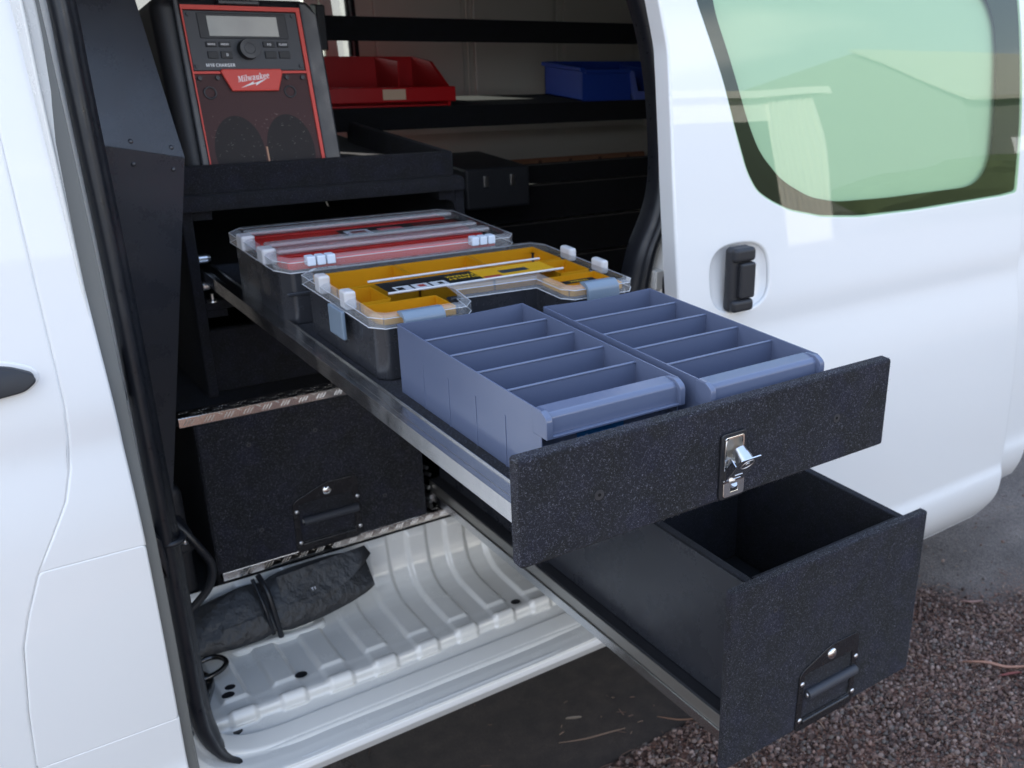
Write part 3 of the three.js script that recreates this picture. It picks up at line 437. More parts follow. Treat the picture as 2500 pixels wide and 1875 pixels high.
// ---------------------------------------------------------------- fitted drawer cabinet
const cab = thing('drawer_cabinet', 'charcoal carpeted drawer cabinet fitted inside the van with tread plate edges', 'cabinet', [0.4, -0.6, -1.6]);
{
  const board = part(cab, 'top_board', [ext(rounded([[-1.256, 0.2], [-1.24, 0.2, 0.012], [-1.233, 0.186, 0.01], [-1.2355, 0.1705, 0.003], [-1.256, 0.17], [-2.3, 0.17], [-2.3, 0.2]], 0.004), -0.06, 0.576, 'x', 0.006)], mCarpetFine);
  part(cab, 'tray_rim', [bx(-0.06, 0.5595, 0.199, 0.2522, -1.272, -1.256, 0.003)], mCarpetFine);
  part(cab, 'tray_rim', [bx(0.5435, 0.5595, 0.199, 0.2522, -1.82, -1.2725, 0.003)], mCarpetFine);
  part(cab, 'side_panel', [bx(-0.002, 0.018, -0.21, 0.17, -2.3, -1.256, 0.003)], mCarpetFine);
  part(cab, 'side_panel', [bx(0.561, 0.582, -0.21, 0.17, -2.3, -1.256, 0.003)], mCarpetFine);
  part(cab, 'corner_block', [bx(0.0185, 0.054, 0.15, 0.169, -1.3, -1.258, 0.002)], mCarpetFine);
  part(cab, 'corner_block', [ext(rounded([[0.5605, 0.169], [0.523, 0.169], [0.523, 0.1475, 0.003], [0.545, 0.148], [0.557, 0.14, 0.012], [0.5605, 0.12]], 0.004), -1.3, -1.258)], mCarpetFine);
  part(cab, 'runner_board', [bx(0.0185, 0.5605, -0.028, -0.01, -2.3, -1.258, 0.002), bx(0.0185, 0.057, -0.044, -0.0285, -1.4, -1.258, 0.002)], mCarpetFine);
  part(cab, 'filler_panel', [bx(0.0135, 0.5605, -0.2095, -0.077, -1.3, -1.28, 0.004)], mCarpetFine);
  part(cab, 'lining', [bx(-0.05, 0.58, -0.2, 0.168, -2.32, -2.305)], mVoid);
  part(cab, 'shelf_board', [bx(-0.085, 0.88, -0.2295, -0.2105, -2.3, -1.19, 0.002)], mCarpetFine);
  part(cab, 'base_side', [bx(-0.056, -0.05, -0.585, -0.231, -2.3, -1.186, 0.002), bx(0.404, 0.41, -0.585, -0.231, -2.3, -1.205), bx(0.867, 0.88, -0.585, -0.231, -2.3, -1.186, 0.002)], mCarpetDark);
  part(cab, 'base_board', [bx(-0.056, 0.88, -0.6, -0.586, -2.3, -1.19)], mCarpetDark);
  // tread plate edge trims with raised bars
  const bar = (x, y, z, l, a, face) => { const g = new THREE.CapsuleGeometry(0.00105, l, 3, 6).scale(1, 1, 0.75); g.rotateZ(a); if (face === 'top') g.rotateX(-Math.PI / 2); return g.translate(x, y, z); };
  const trim = (x0, x1, yTop, yBot, z, name) => {
    const t = part(cab, name, [ext(rounded([[z, yBot], [z, yTop, 0.0016], [z - 0.04, yTop], [z - 0.04, yTop - 0.002], [z - 0.002, yTop - 0.002], [z - 0.002, yBot]], 0.0004), x0, x1, 'x')], mTread);
    const bars = [];
    for (let x = x0 + 0.012; x < x1 - 0.012; x += 0.0365) {
      for (let k = 0; k < 3; k++) if (x + k * 0.0062 < x1 - 0.006) { bars.push(bar(x + k * 0.0062, (yTop + yBot) / 2 - 0.0006, z + 0.0002, (yTop - yBot) * 0.62, -0.62, 'front')); }
      bars.push(bar(x + 0.0265, yTop - 0.0045, z + 0.0002, 0.0075, 0.95, 'front'));
      for (let r = 0; r < 3; r++) for (let k = 0; k < 3; k++) { const s = (r % 2) * 0.018, X = x + s + k * 0.0062; if (X < x1 - 0.006) bars.push(bar(X, yTop + 0.0002, z - 0.007 - r * 0.012, 0.011, r % 2 ? 0.7 : -0.7, 'top')); }
    }
    part(t, 'tread_bars', bars, mTread, { kind: 'stuff' });
  };
  trim(-0.081, 0.88, -0.2092, -0.2285, -1.176, 'edge_trim');
  trim(-0.0477, 0.466, -0.5672, -0.5862, -1.1766, 'edge_trim');
  // rollers that carry the drawers
  const roller = (x0, x1, y, z, r) => part(cab, 'roller', [cyl(V(x0, y, z), V(x1 - 0.006, y, z), r, r, 20), cyl(V(x1 - 0.006, y, z), V(x1, y, z), r * 0.98, r * 0.72, 20), cyl(V(x0, y, z), V(x0 + 0.0015, y, z), r * 1.06, r * 1.06, 20)], mSteel);
  roller(0.018, 0.0395, 0.0755, -1.262, 0.0085); roller(0.018, 0.033, 0.021, -1.262, 0.0085);
  part(cab, 'roller_foot', [cyl(V(0.031, -0.009, -1.255), V(0.031, 0.006, -1.255), 0.0035), cyl(V(0.031, -0.0095, -1.255), V(0.031, -0.007, -1.255), 0.011, 0.0105, 20)], mSteel);
  [[0.411, -0.454], [0.417, -0.473], [0.412, -0.505], [0.416, -0.531], [0.415, -0.543], [0.415, -0.556]].forEach(([x, y], i) => part(cab, 'roller', [cyl(V(x, y, -1.2), V(x + 0.006, y, -1.186), i > 2 ? 0.006 : 0.0048, i > 2 ? 0.006 : 0.0048, 16)], mSteel));
  part(cab, 'catch_hook', [cyl(V(0.275, 0.13, -1.9), V(0.3, 0.131, -1.9), 0.004)], mSteel);
}
const screwAt = (d, x, y, z, r = 0.0055) => { const s = part(d, 'screw', [cyl(V(x, y, z - 0.002), V(x, y, z + 0.0006), r, r * 0.94, 20)], mScrew); part(s, 'socket', [cyl(V(x, y, z + 0.0002), V(x, y, z + 0.0009), r * 0.34, r * 0.34, 6)], mHole); };
const fuzzMat = S({ name: 'carpet fibre', color: hex('#77787f'), roughness: 1 });
function fuzz(parentPart, spots) {                                   // loose fibre ends standing off the edges of a carpeted board
  const gs = []; for (const [p, n] of spots) { const l = rr(0.0012, 0.0034), a = V(rr(-1, 1), rr(-1, 1), rr(-1, 1)).normalize().multiplyScalar(0.75).add(n).normalize(), s = V(rr(-1, 1), rr(-1, 1), rr(-1, 1)).cross(a).normalize().multiplyScalar(0.00013), t = p.clone().addScaledVector(a, l); const g = new THREE.BufferGeometry(); g.setAttribute('position', new THREE.Float32BufferAttribute([p.x - s.x, p.y - s.y, p.z - s.z, p.x + s.x, p.y + s.y, p.z + s.z, t.x, t.y, t.z], 3)); gs.push(g); }
  part(parentPart, 'carpet_fibres', gs, fuzzMat, { kind: 'stuff' });
}
function board(d, name, x0, x1, y0, y1, z0, z1, n) {
  const m = part(d, name, [bx(x0, x1, y0, y1, z0, z1, 0.005, 3)], mCarpet), sp = [];
  for (let i = 0; i < n; i++) { const k = rnd(), t = rnd(), zz = rr(z0 + 0.003, z1 - 0.001); if (k < 0.42) sp.push([V(lerp(x0, x1, t), y1 - 0.0004, zz), V(0, 1, 0)]); else if (k < 0.62) sp.push([V(lerp(x0, x1, t), y0 + 0.0004, zz), V(0, -1, 0)]); else if (k < 0.75) sp.push([V(x0 + 0.0004, lerp(y0, y1, t), zz), V(-1, 0, 0)]); else if (k < 0.82) sp.push([V(x1 - 0.0004, lerp(y0, y1, t), zz), V(1, 0, 0)]); else sp.push([V(lerp(x0, x1, t), rr(y0, y1), z1 - 0.0003), V(0, 0, 1)]); }
  fuzz(m, sp); return m;
}
// top drawer, pulled out
const topDrawer = thing('pull_out_drawer', 'wide shallow carpeted drawer pulled far out with aluminium rails and chrome paddle latch', 'drawer', [0.3, 0.03, -0.6]);
{
  board(topDrawer, 'front_panel', 0, 0.6, 0, 0.1338, -0.021, 0, 5200);
  part(topDrawer, 'tray_floor', [bx(0.0485, 0.5515, 0.034, 0.0495, -1.3, -0.0215)], mCarpet);
  const railG = (m) => [ext((m ? (q) => q.map(([x, y]) => [0.6 - x, y]).reverse() : (q) => q)(rounded([[0.0203, 0.0296], [0.0203, 0.0542], [0.0285, 0.0542], [0.0285, 0.0538], [0.0292, 0.0538], [0.0292, 0.0542], [0.0462, 0.0542], [0.0462, 0.0566], [0.0478, 0.0566], [0.0478, 0.034], [0.0225, 0.0335], [0.0225, 0.0296]], 0.0003, 2)), -1.3, -0.0215)];
  part(topDrawer, 'side_rail', railG(0), mAlu); part(topDrawer, 'side_rail', railG(1), mAlu);
  screwAt(topDrawer, 0.103, 0.064, 0, 0.0068); screwAt(topDrawer, 0.494, 0.067, 0, 0.0068);
  const latch = part(topDrawer, 'latch_gasket', [ext(rounded([[0.2815, 0.003], [0.3235, 0.003], [0.3235, 0.0945], [0.2815, 0.0945]], 0.006), 0, 0.0045, 'z', 0.0012, [rounded([[0.2885, 0.038], [0.2885, 0.088], [0.3165, 0.088], [0.3165, 0.038]], 0.003)])], mRubber);
  part(latch, 'latch_plate', [ext(rounded([[0.2868, 0.0063], [0.3215, 0.0063], [0.3215, 0.0325], [0.2868, 0.0325]], 0.0045), 0.0045, 0.0062, 'z', 0.0006, [[[0.2985, 0.013], [0.2985, 0.0195], [0.3105, 0.0195], [0.3105, 0.013]]]), ext(rounded([[0.2868, 0.0335], [0.3185, 0.0335], [0.3185, 0.09], [0.2868, 0.09]], 0.0045), 0.0045, 0.0062, 'z', 0.0006, [rounded([[0.2898, 0.0365], [0.2898, 0.087], [0.3155, 0.087], [0.3155, 0.0365]], 0.003)]), ext(rounded([[0.2895, 0.036], [0.3158, 0.036], [0.3158, 0.0875], [0.2895, 0.0875]], 0.003), 0.0004, 0.005, 'z', 0, [rounded([[0.2905, 0.037], [0.2905, 0.0865], [0.3148, 0.0865], [0.3148, 0.037]], 0.003)])], mChrome);
  part(latch, 'latch_cup', [bx(0.2898, 0.3155, 0.0365, 0.087, 0.0003, 0.0008), bx(0.2905, 0.3148, 0.052, 0.054, 0.001, 0.006, 0.0006), bx(0.2985, 0.3105, 0.013, 0.0195, 0.0003, 0.0012)], S({ name: 'worn chrome', color: new THREE.Color(0.5, 0.48, 0.44), metalness: 1, roughness: 0.3 }));
  // paddle swung open: a plate hinged at its foot, with the lock barrel behind it
  const hinge = V(0.303, 0.0265, 0.004), tip = V(0.303, 0.072, 0.037), ang = Math.atan2(tip.z - hinge.z, tip.y - hinge.y), L = hinge.distanceTo(tip);
  const put = (g) => g.rotateX(ang).translate(0.303, hinge.y, hinge.z);
  part(latch, 'paddle', [put(ext(rounded([[-0.0168, 0], [0.0168, 0], [0.0168, L], [-0.0168, L]], 0.0022), 0, 0.0016, 'z', 0.0004)), put(bx(-0.0165, -0.0153, 0.006, L * 0.72, -0.009, 0)), put(bx(0.0153, 0.0165, 0.006, L * 0.72, -0.009, 0)), put(ext(rounded([[-0.007, 0.0135], [0.006, 0.0135], [0.006, 0.019], [-0.007, 0.019]], 0.001), 0.0016, 0.0024, 'z', 0.0003)), put(ext(rounded([[-0.005, 0.007], [0.008, 0.007], [0.008, 0.0095], [-0.005, 0.0095]], 0.001), 0.0016, 0.002, 'z', 0))], mChrome);
  part(latch, 'lock_barrel', [put(cyl(V(0.001, L - 0.0145, -0.001), V(0.001, L - 0.0145, -0.0125), 0.0112, 0.0106, 28)), put(cyl(V(0.001, L - 0.0145, -0.0125), V(0.001, L - 0.0145, -0.021), 0.0098, 0.0092, 28)), put(new THREE.TorusGeometry(0.0095, 0.0006, 8, 32).translate(0.001, L - 0.0145, 0.0016)), put(cyl(V(0.001, L - 0.0145, 0.0006), V(0.001, L - 0.0145, 0.002), 0.0035, 0.0035, 16))], mSteel);
  part(latch, 'catch', [cyl(V(0.292, 0.06, 0.003), V(0.302, 0.052, 0.006), 0.003), cyl(V(0.294, 0.045, 0.003), V(0.294, 0.062, 0.008), 0.002), cyl(V(0.304, 0.02, 0.002), V(0.304, 0.024, 0.006), 0.005), bx(0.291, 0.3, 0.039, 0.05, 0.001, 0.006, 0.001)], mSteel);
}
// lower drawers: built once, the closed one is a copy
function slamHandle(d, X, Y, Z) {                                    // a recessed folding handle on a plate; X, Y, Z: corner on the panel face
  const at = (pts) => pts.map((q) => [X + q[0], Y + q[1], q[2]]);
  const pl = part(d, 'handle_plate', [ext(rounded(at([[0.002, 0, 0.012], [0.146, 0, 0.012], [0.148, 0.126, 0.01], [0.146, 0.151, 0.012], [0.076, 0.152, 0.016], [0.004, 0.122, 0.014]]), 0.01), Z, Z + 0.003, 'z', 0.001, [rounded(at([[0.016, 0.024], [0.016, 0.116], [0.134, 0.116], [0.134, 0.024]]), 0.006)])], mBlackPlate);
  part(pl, 'handle_dish', [bx(X + 0.0165, X + 0.1335, Y + 0.0245, Y + 0.1155, Z - 0.0172, Z - 0.0162), bx(X + 0.0155, X + 0.0168, Y + 0.024, Y + 0.116, Z - 0.017, Z + 0.001), bx(X + 0.1332, X + 0.1345, Y + 0.024, Y + 0.116, Z - 0.017, Z + 0.001), bx(X + 0.0168, X + 0.1332, Y + 0.1152, Y + 0.1165, Z - 0.017, Z + 0.001), bx(X + 0.0168, X + 0.1332, Y + 0.0235, Y + 0.0248, Z - 0.017, Z + 0.001)], mBlackPlate);
  part(pl, 'flap', [bx(X + 0.02, X + 0.13, Y + 0.027, Y + 0.062, Z - 0.009, Z - 0.006, 0.001)], mBlackPlate);
  part(pl, 'plate_lip', [cyl(V(X + 0.016, Y + 0.0185, Z + 0.003), V(X + 0.132, Y + 0.0185, Z + 0.003), 0.0045, 0.0045, 14)], mBlackPlate);
  part(pl, 'grip', [cyl(V(X + 0.022, Y + 0.0735, Z + 0.005), V(X + 0.141, Y + 0.0735, Z + 0.005), 0.0095, 0.0095, 24), dome(V(X + 0.141, Y + 0.0735, Z + 0.005), 0.0095, 0.004, V(1, 0, 0)), cyl(V(X + 0.0215, Y + 0.0735, Z + 0.005), V(X + 0.022, Y + 0.0735, Z + 0.005), 0.0105, 0.0105, 24)], S({ name: 'rubber grip', color: hex('#34363c'), roughness: 0.55 }));
  part(pl, 'bolt', [dome(V(X + 0.0785, Y + 0.1325, Z + 0.003), 0.0108, 0.0055, V(0, 0, 1), 24)], mChrome);
  for (const [x, y] of [[0.1435, 0.0995], [0.0112, 0.0985], [0.1435, 0.0245], [0.012, 0.0225]]) part(pl, 'rivet', [dome(V(X + x, Y + y, Z + 0.0028), 0.0047, 0.0028, V(0, 0, 1), 16)], mSteel);
  for (const [x, y] of [[0.0915, 0.0785], [0.0495, 0.0775], [0.05, 0.048], [0.091, 0.048]]) part(pl, 'inner_rivet', [dome(V(X + x, Y + y + (y > 0.06 ? 0.012 : 0.022), Z - 0.0165), 0.0036, 0.002, V(0, 0, 1), 14)], S({ name: 'copper rivet', color: hex('#b9958a'), metalness: 1, roughness: 0.35 }));
  part(pl, 'grip_pin', [dome(V(X + 0.0215, Y + 0.0735, Z + 0.005), 0.0048, 0.002, V(-1, 0, 0), 16)], mSteel);
}
const lowDrawer = thing('pull_out_drawer', 'deep carpeted drawer with empty box pulled out beneath the wide shallow drawer', 'drawer', [0.63, -0.5676, -0.6]);
{
  const d = lowDrawer, z0 = -0.0913;
  board(d, 'front_panel', 0.4032, 0.8626, -0.5676, -0.2307, z0 - 0.0185, z0, 6200);
  const zb = -1.2, zf = z0 - 0.0188;
  part(d, 'box_side', [bx(0.4545, 0.471, -0.492, -0.243, zb, zf, 0.003)], mCarpetFine);
  part(d, 'box_side', [bx(0.816, 0.833, -0.52, -0.243, zb, zf, 0.003)], mCarpetFine);
  part(d, 'box_front', [bx(0.472, 0.815, -0.52, -0.243, zf - 0.018, zf - 0.0005, 0.003)], mCarpetFine);
  part(d, 'divider', [bx(0.472, 0.815, -0.52, -0.25, -0.56, -0.54, 0.003)], mCarpetFine);
  part(d, 'box_back', [bx(0.472, 0.815, -0.52, -0.243, zb, zb + 0.016, 0.003)], mCarpetFine);
  part(d, 'box_floor', [bx(0.46, 0.83, -0.54, -0.522, zb, zf)], mCarpetDark);
  part(d, 'side_sheet', [bx(0.4528, 0.4541, -0.4905, -0.2455, zb, zf)], mSheet);
  part(d, 'base_ledge', [ext(rounded([[0.4275, -0.4985], [0.4275, -0.4925], [0.43, -0.4905], [0.4515, -0.4905], [0.4524, -0.4935], [0.46, -0.4935], [0.46, -0.52], [0.4275, -0.52]], 0.001, 3), zb, zf)], mBlackPlastic);
  part(d, 'side_rail', [ext(rounded([[0.4252, -0.5168], [0.4252, -0.4926], [0.4268, -0.4921], [0.4273, -0.4932], [0.4273, -0.5168]], 0.0004, 2), zb, zf)], S({ name: 'brushed steel', color: new THREE.Color(0.5, 0.485, 0.45), metalness: 1, roughness: 0.42, bumpMap: per(brushed, 0.03), bumpScale: 0.00004 }));
  part(d, 'outer_rail', [ext(rounded([[0.4222, -0.538], [0.4222, -0.5185], [0.4282, -0.5178], [0.4282, -0.538], [0.4245, -0.5385], [0.4245, -0.533], [0.4235, -0.533], [0.4235, -0.538]], 0.0004, 2), zb, zf - 0.001)], mAlu);
  part(d, 'side_rail', [bx(0.836, 0.842, -0.54, -0.492, zb, zf)], mAlu);
  for (const [x, y] of [[0.768, -0.292], [0.63, -0.294], [0.496, -0.294], [0.497, -0.491], [0.766, -0.489]]) screwAt(d, x, y, z0, 0.005);
  slamHandle(d, 0.5595, -0.5695, z0);
}
{
  const c = lowDrawer.clone(); c.name = numbered('pull_out_drawer'); c.userData = { label: 'closed black carpeted drawer with folding handle above the white step floor', category: 'drawer' };
  c.position.x -= 0.458; c.position.z -= 1.085; scene.add(c);
  for (const n of ['carpet_fibres']) c.traverse((o) => { if (o.name === n) o.visible = true; });
}
// ---------------------------------------------------------------- things in the top drawer
function bin(label, x0, z0, w, withTag) {
  const t = thing('parts_bin', label, 'bin', [x0 + w / 2, 0.05, z0 + 0.19], 'grey parts bins in the top drawer'), x1 = x0 + w, zf = z0 + 0.366, k = 0.0022, y0 = 0.0497, y1 = 0.152;
  const wall = (a, b, c, d) => bx(a, b, y0, y1, c, d, 0.0008);
  part(t, 'body', [wall(x0, x0 + k, z0, zf + 0.02), wall(x1 - k, x1, z0, zf + 0.02), ext([[x0 + k, y0], [x1 - k, y0], [x1 - k, y1], [x0 + w * 0.72, y1 - 0.002], [x0 + w * 0.5, y1 - 0.003], [x0 + w * 0.28, y1 - 0.002], [x0 + k, y1]], z0, z0 + k), bx(x0 + k, x1 - k, y0, y0 + 0.002, z0 + k, zf), bx(x0 + k, x1 - k, y0, 0.119, zf - k, zf)], mBin);
  for (let i = 0; i < 4; i++) { const z = z0 + 0.071 + i * 0.0745; part(t, 'divider', [bx(x0 + k, x1 - k, y0 + 0.002, 0.1455, z - 0.0009, z + 0.0009), cyl(V(x0 + k, 0.1455, z), V(x1 - k, 0.1455, z), 0.0019, 0.0019, 12)], mBin); }
  const prof = rounded([[zf, 0.119], [zf, 0.15], [zf + 0.02, 0.1515, 0.004], [zf + 0.033, 0.145, 0.006], [zf + 0.033, 0.119]], 0.002);
  part(t, 'label_lip', [ext(prof, x0 - 0.0004, x0 + 0.008, 'x', 0.001), ext(prof, x1 - 0.008, x1 + 0.0004, 'x', 0.001), ext(rounded([[zf - 0.002, 0.12], [zf - 0.002, 0.1495], [zf + 0.02, 0.1475], [zf + 0.025, 0.143], [zf + 0.026, 0.12]], 0.002), x0 + 0.008, x1 - 0.008, 'x'), bx(x0 + 0.008, x1 - 0.008, 0.119, 0.1225, zf + 0.026, zf + 0.032, 0.001)], mBin);
  for (let i = 1; i < 5; i++) part(t, 'side_rib', [bx(x0 - 0.0007, x0, y0, 0.118, z0 + i * 0.075, z0 + i * 0.075 + 0.003)], mBin);
  if (withTag) part(t, 'blue_tag', [bx(x0 + 0.06, x0 + 0.128, 0.085, 0.112, zf + 0.0003, zf + 0.0012)], S({ name: 'blue tag', color: hex('#0a5a94'), roughness: 0.4 }));
}
bin('grey plastic parts bin with a blue tag, nearest the aluminium rail on the left', 0.0694, -0.4539, 0.1995, true);
bin('grey plastic parts bin on the right, nearest the open van door handle', 0.285, -0.4219, 0.2, false);
function organiser(name, label, O, y0, yr, yt, build) {
  const t = thing(name, label, 'organiser case', [0.27, y0, O[0][1]]);
  part(t, 'case_body', [ext(rounded(offsetOutline(O, -0.008), 0.006), y0, yr + 0.001, 'y', 0.003, [rounded(offsetOutline(O, -0.012), 0.006)]), ext(offsetOutline(O, -0.01), y0, y0 + 0.003, 'y')], mCase);
  const ring = (d, y) => O.map(([x, z]) => offsetOutline(O, d).length && [x, y, z]), R = (d, y) => offsetOutline(O, d).map(([x, z]) => [x, y, z]);
  part(t, 'lid_rim', [loopSweep([R(0, yr), R(0, yt - 0.004), R(-0.006, yt), R(-0.013, yt + 0.001)], false)], mClearLit);
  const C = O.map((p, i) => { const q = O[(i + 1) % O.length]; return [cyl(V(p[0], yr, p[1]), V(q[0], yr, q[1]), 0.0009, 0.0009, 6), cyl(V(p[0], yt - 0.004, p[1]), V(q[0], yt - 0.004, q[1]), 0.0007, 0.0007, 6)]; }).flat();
  part(t, 'lid_edge_highlight', C, mRib);  // pale rods along the rim draw the edge highlights of the clear lid
  part(t, 'lid', [new THREE.ShapeGeometry(shapeOf(offsetOutline(O, -0.013))).applyMatrix4(new THREE.Matrix4().set(1, 0, 0, 0, 0, 0, 1, yt + 0.001, 0, 1, 0, 0, 0, 0, 0, 1))], mClear);
  build(t); return t;
}
const cup = (t, x0, x1, z0, z1, yb, yt, m) => part(t, 'compartment_cup', [bx(x0, x1, yb, yb + 0.002, z0, z1), bx(x0, x0 + 0.0015, yb, yt, z0, z1), bx(x1 - 0.0015, x1, yb, yt, z0, z1), bx(x0, x1, yb, yt, z0, z0 + 0.0015), bx(x0, x1, yb, yt, z1 - 0.0015, z1)], m);
const card = (t, name, x0, x1, z0, z1, y, tex) => part(t, name, [new THREE.PlaneGeometry(x1 - x0, z1 - z0).rotateX(-Math.PI / 2).translate((x0 + x1) / 2, y, (z0 + z1) / 2)], S({ name, map: tex, roughness: 0.5 }), { uv: 'own' });
const yLabel = canvasTex(1024, 200, (c, W, H) => { c.fillStyle = '#1a1a1c'; c.fillRect(0, 0, W, H); c.fillStyle = '#f3b41b'; c.fillRect(560, 0, 464, H); c.fillStyle = '#2d3b4d'; c.fillRect(700, 70, 180, 60); c.fillStyle = '#dcdcdc'; for (let i = 0; i < 3; i++) c.fillRect(50 + i * 105, 100, 92, 82); c.fillStyle = '#b7443a'; c.fillRect(185, 115, 40, 44); c.fillRect(570, 140, 110, 36); c.fillStyle = '#222'; c.fillRect(60, 120, 40, 50); c.fillRect(300, 120, 30, 40); c.save(); c.translate(470, 90); c.rotate(Math.PI); c.fillStyle = '#f8c51c'; c.font = 'bold 44px sans-serif'; c.textAlign = 'center'; c.fillText('STANLEY', 0, 0); c.fillText('FATMAX', 0, 46); c.restore(); }, true, false);
const yLabel2 = canvasTex(256, 64, (c) => { c.fillStyle = '#1b1b1d'; c.fillRect(0, 0, 256, 64); c.save(); c.translate(128, 22); c.rotate(Math.PI); c.fillStyle = '#f5c21b'; c.font = 'bold 36px sans-serif'; c.textAlign = 'center'; c.fillText('FATMAX', 0, 6); c.restore(); }, true, false);
organiser('organiser_case', 'charcoal organiser case with clear lid and yellow cups behind the grey bins', [[0.054, -0.575], [0.053, -0.515], [0.07, -0.495], [0.195, -0.492], [0.214, -0.515], [0.224, -0.582], [0.364, -0.575], [0.364, -0.5], [0.38, -0.482], [0.485, -0.48], [0.502, -0.5], [0.503, -0.775], [0.485, -0.803], [0.078, -0.808], [0.055, -0.785]], 0.05, 0.133, 0.152, (t) => {
  for (let i = 0; i < 3; i++) cup(t, 0.075 + i * 0.137, 0.21 + i * 0.137, -0.79, -0.69, 0.09, 0.144, mYellow);
  cup(t, 0.075, 0.19, -0.585, -0.515, 0.095, 0.144, mYellow); cup(t, 0.38, 0.485, -0.585, -0.5, 0.095, 0.144, mYellow); cup(t, 0.075, 0.125, -0.68, -0.6, 0.095, 0.144, mYellow); cup(t, 0.425, 0.485, -0.68, -0.6, 0.095, 0.144, mYellow);
  card(t, 'printed_card', 0.127, 0.424, -0.668, -0.606, 0.1505, yLabel); card(t, 'small_card', 0.383, 0.445, -0.532, -0.514, 0.1505, yLabel2);
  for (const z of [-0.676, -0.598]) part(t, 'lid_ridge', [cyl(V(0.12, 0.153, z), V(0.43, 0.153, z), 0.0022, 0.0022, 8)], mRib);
  for (const [a, b] of [[0.09, 0.153], [0.4, 0.46]]) part(t, 'front_latch', [ext(rounded([[-0.5, 0.156], [-0.484, 0.159, 0.006], [-0.473, 0.15, 0.005], [-0.471, 0.12], [-0.478, 0.12], [-0.48, 0.148], [-0.5, 0.153]], 0.002), a, b, 'x', 0.001)], mClip);
  part(t, 'side_latch', [bx(0.046, 0.052, 0.09, 0.135, -0.655, -0.6, 0.002)], mClip);
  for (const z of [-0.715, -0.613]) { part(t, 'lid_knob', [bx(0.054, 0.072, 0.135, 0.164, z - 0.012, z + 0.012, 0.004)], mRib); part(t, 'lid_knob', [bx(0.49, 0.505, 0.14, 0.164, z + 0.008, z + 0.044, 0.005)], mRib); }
});
const rLabel = canvasTex(512, 96, (c) => { c.fillStyle = '#241c1c'; c.fillRect(0, 0, 512, 96); c.fillStyle = '#d9d9e2'; c.fillRect(20, 20, 96, 66); c.fillStyle = '#7a2f2c'; c.fillRect(40, 34, 60, 40); c.fillStyle = '#cf5a62'; c.fillRect(150, 30, 100, 40); c.fillStyle = '#a8362c'; for (let i = 0; i < 5; i++) c.fillRect(300, 18 + i * 14, 190, 5); }, true, false);
organiser('organiser_case', 'black organiser case with red cups under a ribbed clear lid, rearmost in the drawer', [[0.035, -0.86], [0.052, -0.828], [0.455, -0.826], [0.474, -0.85], [0.474, -1.09], [0.45, -1.118], [0.06, -1.122], [0.036, -1.095]], 0.0495, 0.141, 0.162, (t) => {
  for (const [a, b] of [[-1.1, -1.06], [-1.045, -0.955], [-0.94, -0.9], [-0.885, -0.852]]) part(t, 'compartment_cup', [bx(0.056, 0.44, 0.12, 0.154, a, b, 0.004)], mRedCup);
  for (const z of [-1.052, -0.945, -0.893]) part(t, 'lid_ridge', [bx(0.052, 0.445, 0.159, 0.168, z - 0.012, z + 0.012, 0.004)], mClearLit);
  card(t, 'printed_card', 0.2, 0.442, -1.02, -0.965, 0.1595, rLabel);
  for (const x of [0.08, 0.378]) for (let i = 0; i < 3; i++) part(t, 'latch_facet', [bx(x + i * 0.0165, x + i * 0.0165 + 0.014, 0.15, 0.166, -0.842, -0.824, 0.002)], S({ name: 'pale latch', color: hex('#cfd9e6'), roughness: 0.3 }));
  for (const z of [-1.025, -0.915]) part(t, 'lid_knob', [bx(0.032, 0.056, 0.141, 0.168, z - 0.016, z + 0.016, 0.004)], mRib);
  part(t, 'case_band', [bx(0.044, 0.09, 0.1, 0.106, -0.838, -0.834, 0.002)], mCase);
});

